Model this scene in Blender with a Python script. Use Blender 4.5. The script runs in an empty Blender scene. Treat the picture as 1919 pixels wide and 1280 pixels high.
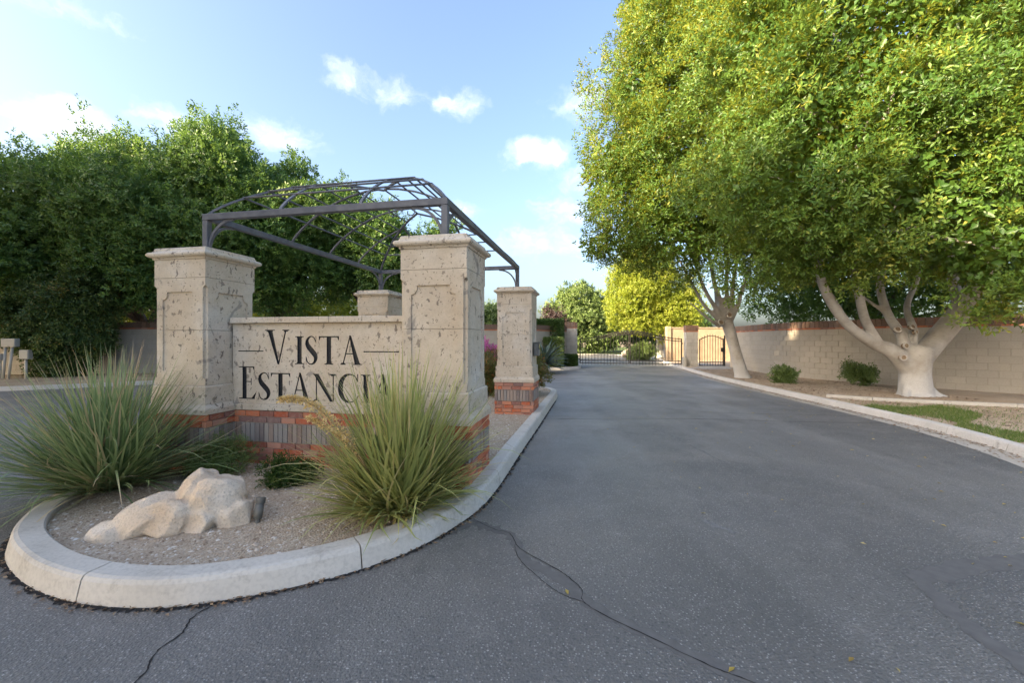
import bpy, bmesh, math, random
import numpy as np
from mathutils import Vector, Matrix, geometry

R = math.radians
random.seed(7)
S = bpy.context.scene
COL = S.collection

# ------------------------------------------------------------------ camera
FPX, HOR, CAMZ = 795.0, 637.0, 1.55          # focal length and horizon of the photograph, in its pixels
cam_d = bpy.data.cameras.new('camera'); cam = bpy.data.objects.new('camera', cam_d); COL.objects.link(cam)
cam_d.sensor_width = 36; cam_d.lens = 36*FPX/1919; cam_d.clip_end = 3000; cam_d.clip_start = .05
cam.location = (0, 0, CAMZ); cam.rotation_euler = (R(90), 0, 0); cam_d.shift_y = -(640-HOR)/1919
S.camera = cam

def P(px, py, Y):
    return Vector(((px-960)/FPX*Y, Y, CAMZ+(HOR-py)/FPX*Y))

# ------------------------------------------------------------------ sky and sun
SUN_AZ, SUN_EL = R(-122), R(22)               # azimuth from +Y towards +X
sdir = Vector((math.sin(SUN_AZ)*math.cos(SUN_EL), math.cos(SUN_AZ)*math.cos(SUN_EL), math.sin(SUN_EL)))
W = bpy.data.worlds.new('World'); S.world = W; W.use_nodes = True
wt = W.node_tree; wt.nodes.clear()
def wn(t, **k):
    n = wt.nodes.new(t)
    for a, b in k.items(): setattr(n, a, b)
    return n
def wl(a, b): wt.links.new(a, b)
sky = wn('ShaderNodeTexSky', sky_type='NISHITA'); sky.sun_disc = False
sky.sun_elevation = SUN_EL; sky.sun_rotation = SUN_AZ; sky.air_density = 1.0; sky.dust_density = 7.0; sky.ozone_density = 2.0; sky.altitude = 300
bg = wn('ShaderNodeBackground'); bg.inputs['Strength'].default_value = .15
out = wn('ShaderNodeOutputWorld')
tc = wn('ShaderNodeTexCoord')
sep = wn('ShaderNodeSeparateXYZ'); wl(tc.outputs['Generated'], sep.inputs[0])
def wm(op, a, b=None):
    n = wn('ShaderNodeMath', operation=op)
    for i, v in enumerate((a, b)):
        if v is None: continue
        if isinstance(v, (int, float)): n.inputs[i].default_value = v
        else: wl(v, n.inputs[i])
    return n.outputs[0]
az = wm('ARCTAN2', sep.outputs[0], sep.outputs[1])
el = wm('ARCSINE', sep.outputs[2])
comb = wn('ShaderNodeCombineXYZ'); wl(az, comb.inputs[0]); wl(el, comb.inputs[1])
nz = wn('ShaderNodeTexNoise'); nz.inputs['Scale'].default_value = 9; nz.inputs['Detail'].default_value = 7; nz.inputs['Roughness'].default_value = .6
wl(comb.outputs[0], nz.inputs['Vector'])
nzs = wn('ShaderNodeVectorMath', operation='SUBTRACT'); wl(nz.outputs['Color'], nzs.inputs[0]); nzs.inputs[1].default_value = (.5, .5, .5)
nzm = wn('ShaderNodeVectorMath', operation='MULTIPLY'); wl(nzs.outputs[0], nzm.inputs[0]); nzm.inputs[1].default_value = (.16, .10, 0)
dist = wn('ShaderNodeVectorMath', operation='ADD'); wl(comb.outputs[0], dist.inputs[0]); wl(nzm.outputs[0], dist.inputs[1])
def dirs(px, py):
    v = Vector(((px-960)/FPX, 1, (HOR-py)/FPX)).normalized()
    return math.atan2(v.x, v.y), math.asin(v.z)
clouds = [(125,232,62,38,.8),(330,228,70,30,.5),(530,248,80,32,.6),(650,155,55,22,.5),(740,175,80,24,.5),(850,190,80,26,.5),(1015,293,75,32,.75),
          (1110,185,110,34,.45),(1060,385,90,42,.4),(90,5,150,20,.25),(860,395,70,30,.3),(1020,450,140,45,.35),(1100,330,90,40,.3)]
rc = random.Random(5)
blobs = [(*dirs(a, b), c/FPX*1.1, d/FPX*1.1, s) for a, b, c, d, s in clouds]
for k in range(14):                                   # the same scattered small clouds go on round the horizon
    blobs.append((R(65+k*17), R(rc.uniform(8, 34)), rc.uniform(.08, .14), rc.uniform(.03, .05), rc.uniform(.3, .8)))
acc = None
for a, e, sa, se, s in blobs:
    v = wn('ShaderNodeVectorMath', operation='SUBTRACT'); wl(dist.outputs[0], v.inputs[0])
    aa = a if a <= math.pi else a-2*math.pi
    v.inputs[1].default_value = (aa, e, 0)
    v2 = wn('ShaderNodeVectorMath', operation='MULTIPLY'); wl(v.outputs[0], v2.inputs[0]); v2.inputs[1].default_value = (1/sa, 1/se, 0)
    ln = wn('ShaderNodeVectorMath', operation='LENGTH'); wl(v2.outputs[0], ln.inputs[0])
    mr = wn('ShaderNodeMapRange', interpolation_type='SMOOTHSTEP'); wl(ln.outputs['Value'], mr.inputs[0])
    mr.inputs[1].default_value = .0; mr.inputs[2].default_value = 1.5; mr.inputs[3].default_value = s**.5; mr.inputs[4].default_value = 0
    acc = mr.outputs[0] if acc is None else wm('MAXIMUM', acc, mr.outputs[0])
nz2_ = wn('ShaderNodeTexNoise'); nz2_.inputs['Scale'].default_value = 17; nz2_.inputs['Detail'].default_value = 9; nz2_.inputs['Roughness'].default_value = .62
stv = wn('ShaderNodeVectorMath', operation='MULTIPLY'); wl(dist.outputs[0], stv.inputs[0]); stv.inputs[1].default_value = (1, 1.9, 1); wl(stv.outputs[0], nz2_.inputs['Vector'])
dens = wm('ADD', wm('MULTIPLY', acc, 1.0), wm('MULTIPLY', wm('SUBTRACT', nz2_.outputs[0], .5), .9))
mrc = wn('ShaderNodeMapRange', interpolation_type='SMOOTHSTEP'); wl(dens, mrc.inputs[0]); mrc.inputs[1].default_value = .28; mrc.inputs[2].default_value = 1.15; mrc.inputs[3].default_value = 0; mrc.inputs[4].default_value = .85
acc = mrc.outputs[0]
mixc = wn('ShaderNodeMix', data_type='RGBA'); wl(acc, mixc.inputs[0]); wl(sky.outputs[0], mixc.inputs[6]); mixc.inputs[7].default_value = (3.3, 3.35, 3.4, 1)
wl(mixc.outputs[2], bg.inputs['Color']); wl(bg.outputs[0], out.inputs[0])

sl = bpy.data.lights.new('sun', 'SUN'); sl.energy = 5.0; sl.angle = R(.6); sl.color = (1, .80, .52)
so = bpy.data.objects.new('sun', sl); COL.objects.link(so); so.rotation_euler = sdir.to_track_quat('Z', 'Y').to_euler(); so.location = (-20, 5, 20)
S.view_settings.view_transform = 'Standard'; S.view_settings.look = 'None'; S.view_settings.exposure = 1.88; S.view_settings.gamma = 1

# ------------------------------------------------------------------ material helpers
class NT:
    def __init__(s, name, rough=.8, spec=.3):
        s.m = bpy.data.materials.new(name); s.m.use_nodes = True; s.t = s.m.node_tree; s.b = s.t.nodes['Principled BSDF']
        s.b.inputs['Roughness'].default_value = rough; s.b.inputs['Specular IOR Level'].default_value = spec
    def n(s, t, **k):
        x = s.t.nodes.new(t)
        for a, b in k.items(): setattr(x, a, b)
        return x
    def l(s, a, b): s.t.links.new(a, b)
    def pos(s): return s.n('ShaderNodeNewGeometry').outputs['Position']
    def noise(s, scale, detail=4, vec=None, rough=.55, dist=0):
        x = s.n('ShaderNodeTexNoise'); x.inputs['Scale'].default_value = scale; x.inputs['Detail'].default_value = detail
        x.inputs['Roughness'].default_value = rough; x.inputs['Distortion'].default_value = dist
        s.l(vec if vec is not None else s.pos(), x.inputs['Vector']); return x
    def scl(s, v):
        x = s.n('ShaderNodeVectorMath', operation='MULTIPLY'); s.l(s.pos(), x.inputs[0]); x.inputs[1].default_value = v; return x.outputs[0]
    def vor(s, scale, vec=None, feature='F1'):
        x = s.n('ShaderNodeTexVoronoi', feature=feature); x.inputs['Scale'].default_value = scale
        s.l(vec if vec is not None else s.pos(), x.inputs['Vector']); return x
    def ramp(s, fac, stops):
        x = s.n('ShaderNodeValToRGB'); e = x.color_ramp.elements
        while len(e) < len(stops): e.new(.5)
        for q, (p, c) in zip(e, stops):
            q.position = p; q.color = (*c, 1) if len(c) == 3 else c
        s.l(fac, x.inputs[0]); return x.outputs[0]
    def step(s, fac, a, b, lo=0, hi=1):
        x = s.n('ShaderNodeMapRange', interpolation_type='SMOOTHSTEP'); s.l(fac, x.inputs[0])
        for i, v in enumerate((a, b, lo, hi)): x.inputs[i+1].default_value = v
        return x.outputs[0]
    def mix(s, fac, a, b, blend='MIX'):
        x = s.n('ShaderNodeMix', data_type='RGBA', blend_type=blend)
        for i, v in ((0, fac), (6, a), (7, b)):
            if isinstance(v, (int, float)): x.inputs[i].default_value = v
            elif isinstance(v, tuple): x.inputs[i].default_value = (*v, 1)
            else: s.l(v, x.inputs[i])
        return x.outputs[2]
    def math(s, op, a, b=None):
        x = s.n('ShaderNodeMath', operation=op)
        for i, v in enumerate((a, b)):
            if v is None: continue
            if isinstance(v, (int, float)): x.inputs[i].default_value = v
            else: s.l(v, x.inputs[i])
        return x.outputs[0]
    def col(s, c):
        if isinstance(c, tuple): s.b.inputs['Base Color'].default_value = (*c, 1)
        else: s.l(c, s.b.inputs['Base Color'])
    def bump(s, h, strength=.3, dist=.01):
        x = s.n('ShaderNodeBump'); x.inputs['Strength'].default_value = strength; x.inputs['Distance'].default_value = dist
        s.l(h, x.inputs['Height']); s.l(x.outputs[0], s.b.inputs['Normal'])
    def rnd(s): return s.n('ShaderNodeObjectInfo').outputs['Random']
M = {}
def mat(name, rough=.8, spec=.3):
    q = NT(name, rough, spec); M[name] = q.m; return q

q = mat('asphalt', .5, .5)
rt = q.n('ShaderNodeMapping'); q.l(q.pos(), rt.inputs[0]); rt.inputs['Rotation'].default_value = (0, 0, .17); rt.inputs['Scale'].default_value = (.75, .07, 1)
nl = q.noise(1.0, 4, rt.outputs[0], rough=.6); n0 = q.noise(.16, 3, dist=.8); n1 = q.noise(.6, 5, rough=.65); n2 = q.noise(3.0, 6, rough=.7); n3 = q.noise(70, 3, rough=.7); v = q.vor(75); v2 = q.vor(26); v3 = q.vor(40); nst = q.noise(1.1, 5, dist=1.2)
c = q.ramp(n0.outputs[0], [(.32, (.120, .116, .110)), (.5, (.165, .156, .145)), (.64, (.245, .222, .19))])
c = q.mix(q.step(nl.outputs[0], .42, .66, 0, .6), c, (.26, .247, .23))
c = q.mix(q.step(n1.outputs[0], .5, .72, 0, .55), c, (.105, .101, .096))
c = q.mix(q.step(nst.outputs[0], .68, .74, 0, .35), c, (.085, .083, .08))
c = q.mix(q.step(n2.outputs[0], .52, .72, 0, .4), c, (.29, .272, .248))
c = q.mix(q.step(n3.outputs[0], .42, .66, 0, .7), c, (.095, .091, .086))
sp = q.math('MULTIPLY', q.step(v.outputs['Distance'], .45, .2), q.step(v.outputs['Color'], .55, .8))
c = q.mix(q.math('MULTIPLY', sp, .8), c, (.44, .42, .395))
sp3 = q.math('MULTIPLY', q.step(v3.outputs['Distance'], .4, .25), q.step(v3.outputs['Color'], .72, .8))
c = q.mix(q.math('MULTIPLY', sp3, .6), c, (.06, .06, .06))
sp2 = q.math('MULTIPLY', q.step(v2.outputs['Distance'], .2, .1), q.step(v2.outputs['Color'], .84, .88))
c = q.mix(q.math('MULTIPLY', sp2, .8), c, (.55, .53, .50))
q.col(c); q.l(q.step(n1.outputs[0], .3, .7, .42, .62), q.b.inputs['Roughness']); q.bump(q.math('ADD', q.math('MULTIPLY', v.outputs['Distance'], -.8), n3.outputs[0]), .7, .008)
q = mat('crack', .95, .1); q.col((.035, .034, .034))
q = mat('crack_seal', .8, .12); n = q.noise(14, 4); q.col(q.ramp(n.outputs[0], [(.3, (.125, .120, .114)), (.7, (.165, .158, .149))])); q.bump(q.noise(60).outputs[0], .2, .003)
q = mat('road_scuff', .9, .1); n = q.noise(30, 4); q.col(q.ramp(n.outputs[0], [(.4, (.16, .157, .152)), (.65, (.25, .243, .235))]))

def concrete(name, c0, c1, dirt=(.20, .18, .15), db=.55):
    q = mat(name, .85, .25); n1 = q.noise(1.7, 5); n2 = q.noise(40, 4); n3 = q.noise(5, 6, rough=.7)
    c = q.ramp(n1.outputs[0], [(.3, c0), (.7, c1)])
    c = q.mix(q.step(n3.outputs[0], db, .75, 0, .55), c, dirt)
    c = q.mix(q.step(n2.outputs[0], .4, .7, 0, .18), c, (.22, .2, .18))
    q.col(c); q.bump(n2.outputs[0], .35, .004)
concrete('kerb_concrete', (.53, .485, .42), (.63, .585, .52), (.30, .265, .22), .5)
concrete('kerb_grey', (.50, .47, .43), (.62, .58, .54))
concrete('pad_concrete', (.38, .34, .29), (.47, .43, .37))

q = mat('gravel', .95, .15); v = q.vor(55); n1 = q.noise(1.3, 4); n2 = q.noise(25, 4)
c = q.ramp(v.outputs['Color'], [(0, (.34, .26, .185)), (.4, (.45, .355, .26)), (.75, (.53, .435, .33)), (1, (.62, .55, .46))])
c = q.mix(q.step(n1.outputs[0], .42, .68, 0, .5), c, (.38, .29, .205)); c = q.mix(q.step(n2.outputs[0], .58, .8, 0, .4), c, (.30, .235, .18))
q.col(c); q.bump(v.outputs['Distance'], .8, .012)
q = mat('dirt', .97, .1); n1 = q.noise(.9, 5); n2 = q.noise(22, 5, rough=.7); v = q.vor(60)
c = q.ramp(n1.outputs[0], [(.3, (.38, .285, .195)), (.55, (.47, .365, .26)), (.75, (.52, .42, .315))])
c = q.mix(q.step(n2.outputs[0], .48, .7, 0, .5), c, (.22, .155, .105)); q.col(c); q.bump(v.outputs['Distance'], .6, .012)
q = mat('ground', .97, .1); n1 = q.noise(.3, 5); q.col(q.ramp(n1.outputs[0], [(.3, (.22, .18, .12)), (.7, (.33, .27, .19))]))
q = mat('lawn', .95, .1); n1 = q.noise(1.1, 4); q.col(q.ramp(n1.outputs[0], [(.42, (.06, .10, .025)), (.6, (.13, .15, .05)), (.72, (.30, .22, .14))]))
q = mat('pebble', .9, .2); q.col(q.ramp(q.n('ShaderNodeAttribute', attribute_name='rnd').outputs['Fac'], [(0, (.25, .175, .12)), (.35, (.44, .345, .25)), (.7, (.56, .47, .37)), (1, (.70, .65, .58))]))

q = mat('stone', .85, .25)
nd = q.noise(9, 4, rough=.6); vv = q.n('ShaderNodeVectorMath', operation='MULTIPLY_ADD'); q.l(nd.outputs['Color'], vv.inputs[0]); vv.inputs[1].default_value = (.16, .16, .16); q.l(q.scl((1, 1, .75)), vv.inputs[2])
rot = q.n('ShaderNodeMapping'); q.l(vv.outputs[0], rot.inputs[0]); rot.inputs['Rotation'].default_value = (.2, .75, .3); rot.inputs['Scale'].default_value = (1, 1, .42)
n1 = q.noise(1.6, 5); n2 = q.noise(55, 4); n5 = q.noise(8, 5); va = q.vor(9, vv.outputs[0]); vb = q.vor(15, rot.outputs[0]); vc = q.vor(34, vv.outputs[0]); n4 = q.noise(3.4, 4, dist=1.0)
c = q.ramp(n1.outputs[0], [(.28, (.53, .42, .295)), (.5, (.61, .52, .40)), (.7, (.66, .60, .515))])
c = q.mix(q.step(n5.outputs[0], .42, .7, 0, .35), c, (.44, .355, .26))
c = q.mix(q.step(n2.outputs[0], .4, .7, 0, .22), c, (.36, .30, .235))
blot = q.step(n4.outputs[0], .635, .665, 0, .68); c = q.mix(blot, c, (.27, .235, .205))
sa = q.math('MULTIPLY', q.step(va.outputs['Distance'], .23, .17), q.step(va.outputs['Color'], .60, .63))
sb = q.math('MULTIPLY', q.step(vb.outputs['Distance'], .25, .18), q.step(vb.outputs['Color'], .50, .54))
sc = q.math('MULTIPLY', q.step(vc.outputs['Distance'], .32, .22), q.step(vc.outputs['Color'], .54, .58))
spots = q.math('MAXIMUM', q.math('MULTIPLY', sa, .75), q.math('MAXIMUM', q.math('MULTIPLY', sb, .9), q.math('MULTIPLY', sc, .7)))
c = q.mix(q.math('MULTIPLY', spots, .9), c, q.mix(n2.outputs[0], (.09, .07, .055), (.25, .205, .17)))
q.col(c); q.bump(q.math('SUBTRACT', q.math('MULTIPLY', n2.outputs[0], .5), spots), .6, .006)

q = mat('brick', .8, .25); rn = q.rnd(); n = q.noise(28, 4)
c = q.ramp(rn, [(0, (.42, .095, .045)), (.3, (.52, .15, .065)), (.5, (.60, .22, .11)), (.66, (.48, .25, .18)), (.8, (.30, .095, .06)), (1, (.24, .15, .13))])
c = q.mix(q.step(n.outputs[0], .4, .75, 0, .45), c, (.40, .27, .21)); q.col(c); q.bump(n.outputs[0], .4, .004)
q = mat('brick_grey', .8, .25); rn = q.rnd(); n = q.noise(22, 4)
c = q.ramp(rn, [(0, (.22, .14, .105)), (.25, (.34, .26, .21)), (.5, (.30, .275, .25)), (.75, (.20, .155, .14)), (.9, (.38, .33, .28)), (1, (.15, .10, .09))])
c = q.mix(q.step(n.outputs[0], .45, .75, 0, .45), c, (.38, .31, .26)); q.col(c); q.bump(n.outputs[0], .4, .004)
q = mat('brick_cap', .85, .2); rn = q.rnd(); n = q.noise(18, 4)
c = q.ramp(rn, [(0, (.16, .105, .08)), (.5, (.23, .145, .105)), (.8, (.20, .15, .13)), (1, (.30, .15, .10))])
c = q.mix(q.step(n.outputs[0], .45, .75, 0, .4), c, (.29, .21, .16)); q.col(c); q.bump(n.outputs[0], .4, .004)
q = mat('mortar', .95, .1); n = q.noise(60, 3); q.col(q.ramp(n.outputs[0], [(.3, (.34, .28, .23)), (.7, (.45, .39, .33))]))
q = mat('mortar_dark', .95, .1); n = q.noise(60, 3); q.col(q.ramp(n.outputs[0], [(.3, (.37, .32, .26)), (.7, (.45, .40, .33))]))
def blockmat(name, c0, c1):
    q = mat(name, .92, .15); rn = q.rnd(); n = q.noise(35, 5, rough=.7); n5 = q.noise(1.1, 4)
    c = q.ramp(rn, [(0, c0), (1, c1)]); c = q.mix(q.step(n.outputs[0], .4, .7, 0, .35), c, tuple(x*.7 for x in c0))
    c = q.mix(q.step(n5.outputs[0], .5, .8, 0, .45), c, tuple(x*.72 for x in c0)); q.col(c); q.bump(n.outputs[0], .7, .012)
blockmat('block_tan', (.45, .40, .335), (.49, .44, .37))
blockmat('block_grey', (.42, .40, .365), (.52, .49, .45))
q = mat('letter_black', .55, .35); v = q.vor(70); q.col(q.mix(q.step(v.outputs['Distance'], .25, .12), (.018, .020, .024), (.12, .115, .11)))
q = mat('iron', .5, .4); n = q.noise(9, 4); q.col(q.ramp(n.outputs[0], [(.35, (.10, .107, .125)), (.6, (.14, .144, .16)), (.8, (.17, .147, .14))])); q.bump(q.noise(70).outputs[0], .15, .002)
q = mat('gate_iron', .45, .4); q.col((.022, .019, .018))
q = mat('box_grey', .55, .4); q.col((.42, .40, .36))
q = mat('conduit', .5, .4); q.col((.50, .47, .42))
q = mat('lamp_metal', .55, .4); n = q.noise(20, 3); q.col(q.ramp(n.outputs[0], [(.4, (.10, .105, .10)), (.7, (.17, .16, .14))]))
q = mat('lens', .1, .5); q.col((.03, .035, .04))
q = mat('rock', .9, .2); n1 = q.noise(3.2, 6); n2 = q.noise(60, 4); n3 = q.noise(9, 6, rough=.7)
c = q.ramp(n1.outputs[0], [(.3, (.55, .41, .28)), (.5, (.67, .55, .42)), (.72, (.73, .65, .55))]); c = q.mix(q.step(n3.outputs[0], .55, .75, 0, .5), c, (.42, .28, .18))
c = q.mix(q.step(n2.outputs[0], .48, .68, 0, .4), c, (.32, .26, .21)); q.col(c); q.bump(q.math('ADD', n2.outputs[0], q.math('MULTIPLY', n3.outputs[0], 2)), .7, .014)
def barkmat(name, c0, c1, c2, wash=None):
    q = mat(name, .8, .25); n1 = q.noise(2.5, 5); n2 = q.noise(9, 4, q.scl((1, 1, 7))); n3 = q.noise(40, 3)
    c = q.ramp(n1.outputs[0], [(.3, c0), (.5, c1), (.72, c2)]); c = q.mix(q.step(n2.outputs[0], .55, .72, 0, .45), c, tuple(x*.5 for x in c0))
    if wash:                                            # old whitewash on the foot of the trunk, worn at its upper edge
        sz = q.n('ShaderNodeSeparateXYZ'); q.l(q.pos(), sz.inputs[0]); zz = q.math('ADD', sz.outputs[2], q.math('MULTIPLY', q.noise(4, 6, rough=.7).outputs[0], .7))
        c = q.mix(q.step(zz, wash+.5, wash+.05, 0, .7), c, q.ramp(n3.outputs[0], [(.3, (.44, .425, .41)), (.7, (.54, .53, .515))]))
    q.col(c); q.bump(q.math('ADD', n2.outputs[0], q.math('MULTIPLY', n3.outputs[0], .3)), .6, .016)
barkmat('bark', (.33, .29, .245), (.44, .40, .355), (.53, .50, .46), .78)
barkmat('bark_dark', (.12, .085, .06), (.18, .135, .10), (.24, .185, .14))
q = mat('scar', .85, .2); n = q.noise(25); q.col(q.ramp(n.outputs[0], [(.3, (.16, .11, .07)), (.7, (.30, .22, .15))]))

def leafmat(name, ramp, trans, tf=.35, rough=.42, spec=.4):
    q = mat(name, rough, spec); a = q.n('ShaderNodeAttribute', attribute_name='rnd').outputs['Fac']
    c = q.ramp(a, ramp); q.col(c)
    tr = q.n('ShaderNodeBsdfTranslucent'); q.l(q.mix(.55, c, trans), tr.inputs[0])
    mx = q.n('ShaderNodeMixShader'); mx.inputs[0].default_value = tf
    q.l(q.b.outputs[0], mx.inputs[1]); q.l(tr.outputs[0], mx.inputs[2])
    q.l(mx.outputs[0], q.t.nodes['Material Output'].inputs[0])
leafmat('leaf_ficus', [(0, (.05, .125, .024)), (.5, (.105, .205, .036)), (.85, (.185, .28, .05)), (1, (.32, .33, .06))], (.50, .44, .03), .42)
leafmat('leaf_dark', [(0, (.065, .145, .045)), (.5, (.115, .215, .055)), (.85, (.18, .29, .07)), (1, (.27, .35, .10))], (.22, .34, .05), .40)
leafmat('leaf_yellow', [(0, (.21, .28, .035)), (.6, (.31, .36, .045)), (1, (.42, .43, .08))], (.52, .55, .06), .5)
leafmat('leaf_soft', [(0, (.11, .17, .05)), (.6, (.17, .24, .07)), (1, (.25, .32, .11))], (.22, .30, .06), .3)
leafmat('leaf_ivy', [(0, (.055, .10, .03)), (.6, (.095, .15, .04)), (.92, (.16, .20, .05)), (1, (.30, .22, .06))], (.12, .18, .03), .25)
leafmat('leaf_purple', [(0, (.04, .024, .026)), (1, (.085, .055, .048))], (.09, .05, .04), .25)
leafmat('leaf_hedge', [(0, (.04, .085, .02)), (.7, (.075, .135, .03)), (1, (.13, .19, .05))], (.14, .22, .03), .3)
leafmat('leaf_orange', [(0, (.08, .12, .025)), (.62, (.15, .17, .04)), (.82, (.36, .16, .05)), (1, (.55, .2, .05))], (.4, .2, .03), .3)
leafmat('petal_pink', [(0, (.55, .06, .30)), (1, (.75, .25, .50))], (.7, .2, .5), .3)
leafmat('fallen_leaf', [(0, (.30, .20, .06)), (.5, (.45, .34, .08)), (1, (.50, .42, .22))], (.4, .3, .05), .2)
leafmat('litter', [(0, (.14, .08, .045)), (.5, (.24, .15, .085)), (1, (.36, .26, .16))], (.2, .1, .05), .1)
leafmat('blade_grass', [(0, (.06, .12, .02)), (.6, (.12, .19, .035)), (1, (.28, .26, .09))], (.2, .28, .03), .3)
leafmat('yucca_blade', [(0, (.14, .215, .08)), (.4, (.255, .345, .145)), (.75, (.40, .455, .21)), (.9, (.52, .46, .25)), (1, (.62, .45, .28))], (.2, .25, .08), .2)
leafmat('yucca_pale', [(0, (.22, .265, .09)), (.4, (.37, .405, .135)), (.75, (.52, .51, .18)), (.92, (.62, .54, .22)), (1, (.68, .54, .28))], (.3, .3, .1), .2)
leafmat('agave_leaf', [(0, (.05, .085, .07)), (.6, (.09, .13, .11)), (1, (.14, .18, .14))], (.1, .15, .08), .15)
leafmat('flower_yellow', [(0, (.66, .46, .15)), (1, (.85, .68, .36))], (.7, .5, .2), .3)
q = mat('stalk', .7, .3); q.col((.40, .28, .13))
q = mat('stucco', .9, .2); n = q.noise(3); q.col(q.ramp(n.outputs[0], [(.3, (.30, .225, .155)), (.7, (.36, .285, .20))]))
q = mat('white_paint', .6, .3); q.col((.7, .68, .64))

# ------------------------------------------------------------------ object helpers
def link(o, parent=None):
    COL.objects.link(o)
    if parent: o.parent = parent
    return o
def tag(o, label=None, cat=None, group=None, kind=None):
    if label: o['label'] = label
    if cat: o['category'] = cat
    if group: o['group'] = group
    if kind: o['kind'] = kind
    return o
def empty(name, loc=(0, 0, 0), rz=0, label=None, cat=None, group=None):
    o = bpy.data.objects.new(name, None); o.location = loc; o.rotation_euler = (0, 0, rz); o.empty_display_size = .2
    link(o); return tag(o, label, cat, group)
def mesh(name, V, F, m, parent=None, smooth=False):
    me = bpy.data.meshes.new(name); me.from_pydata([tuple(v) for v in V], [], F); me.materials.append(M[m]); me.update()
    if smooth: me.polygons.foreach_set('use_smooth', [True]*len(me.polygons))
    return link(bpy.data.objects.new(name, me), parent)
class MB:
    def __init__(s): s.V = []; s.F = []
    def add(s, V, F):
        o = len(s.V); s.V += [tuple(v) for v in V]; s.F += [tuple(i+o for i in f) for f in F]; return s
    def box(s, x0, x1, y0, y1, z0, z1, mtx=None):
        V = [Vector((x, y, z)) for z in (z0, z1) for y in (y0, y1) for x in (x0, x1)]
        if mtx: V = [mtx @ v for v in V]
        return s.add(V, [(0, 2, 3, 1), (4, 5, 7, 6), (0, 1, 5, 4), (1, 3, 7, 5), (3, 2, 6, 7), (2, 0, 4, 6)])
    def bevbox(s, x0, x1, y0, y1, z0, z1, b):
        bm = bmesh.new(); bmesh.ops.create_cube(bm, size=1)
        for v in bm.verts: v.co = Vector(((x0+x1)/2+v.co.x*(x1-x0), (y0+y1)/2+v.co.y*(y1-y0), (z0+z1)/2+v.co.z*(z1-z0)))
        bmesh.ops.bevel(bm, geom=bm.edges[:], offset=b, segments=1, affect='EDGES', profile=.5)
        s.add([v.co[:] for v in bm.verts], [[v.index for v in f.verts] for f in bm.faces]); bm.free(); return s
    def tube(s, pts, rad, n=8, caps=True):
        pts = [Vector(p) for p in pts]; rad = rad if hasattr(rad, '__len__') else [rad]*len(pts)
        rings = []; up = None
        for i, p in enumerate(pts):
            t = (pts[min(i+1, len(pts)-1)]-pts[max(i-1, 0)]).normalized()
            if up is None: up = Vector((0, 0, 1)) if abs(t.z) < .9 else Vector((1, 0, 0))
            a = (up-t*up.dot(t)).normalized(); up = a; b = t.cross(a)
            rings.append([p+(a*math.cos(2*math.pi*k/n)+b*math.sin(2*math.pi*k/n))*rad[i] for k in range(n)])
        V = [v for r in rings for v in r]; F = []
        for i in range(len(pts)-1):
            for k in range(n): F.append((i*n+k, i*n+(k+1) % n, (i+1)*n+(k+1) % n, (i+1)*n+k))
        if caps: F += [tuple(range(n))[::-1], tuple((len(pts)-1)*n+k for k in range(n))]
        return s.add(V, F)
    def bar(s, pts, w, h):                              # rectangular section along a path, h upright
        pts = [Vector(p) for p in pts]; V = []; F = []
        for i, p in enumerate(pts):
            t = (pts[min(i+1, len(pts)-1)]-pts[max(i-1, 0)]).normalized()
            side = Vector((t.y, -t.x, 0))
            side = side.normalized() if side.length > .2 else Vector((1, 0, 0))
            u = side.cross(t).normalized()
            V += [p+side*w/2+u*h/2, p-side*w/2+u*h/2, p-side*w/2-u*h/2, p+side*w/2-u*h/2]
        for i in range(len(pts)-1):
            for k in range(4): F.append((i*4+k, i*4+(k+1) % 4, i*4+4+(k+1) % 4, i*4+4+k))
        F += [(3, 2, 1, 0), tuple(len(V)-4+k for k in range(4))]
        return s.add(V, F)
    def build(s, name, m, parent=None, smooth=False): return mesh(name, s.V, s.F, m, parent, smooth)
def catmull(pts, n=6):
    pts = [Vector(p) for p in pts]; o = []
    for i in range(len(pts)-1):
        a = pts[max(i-1, 0)]; b = pts[i]; c = pts[i+1]; d = pts[min(i+2, len(pts)-1)]
        for k in range(n):
            t = k/n; o.append(.5*((2*b)+(c-a)*t+(2*a-5*b+4*c-d)*t*t+(3*b-a-3*c+d)*t**3))
    o.append(pts[-1]); return o
def sheet(name, poly, z, m, kind='structure', thick=None):
    n = len(poly); V = [(x, y, z) for x, y in poly]; F = [tuple(range(n))]
    if thick:
        V += [(x, y, z-thick) for x, y in poly]; F += [(i, n+i, n+(i+1) % n, (i+1) % n) for i in range(n)]
    tris = geometry.tessellate_polygon([[Vector((x, y, 0)) for x, y in poly]])
    F = [tuple(t) for t in tris]+F[1:]
    me = bpy.data.meshes.new(name); me.from_pydata(V, [], F); bm = bmesh.new(); bm.from_mesh(me); bmesh.ops.recalc_face_normals(bm, faces=bm.faces)
    if not thick and bm.faces[:][0].normal.z < 0: bmesh.ops.reverse_faces(bm, faces=bm.faces)
    bm.to_mesh(me); bm.free(); me.materials.append(M[m]); o = link(bpy.data.objects.new(name, me)); return tag(o, kind=kind)
def inpoly(x, y, poly):
    c = False; j = len(poly)-1
    for i in range(len(poly)):
        xi, yi = poly[i]; xj, yj = poly[j]
        if (yi > y) != (yj > y) and x < (xj-xi)*(y-yi)/(yj-yi)+xi: c = not c
        j = i
    return c
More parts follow.
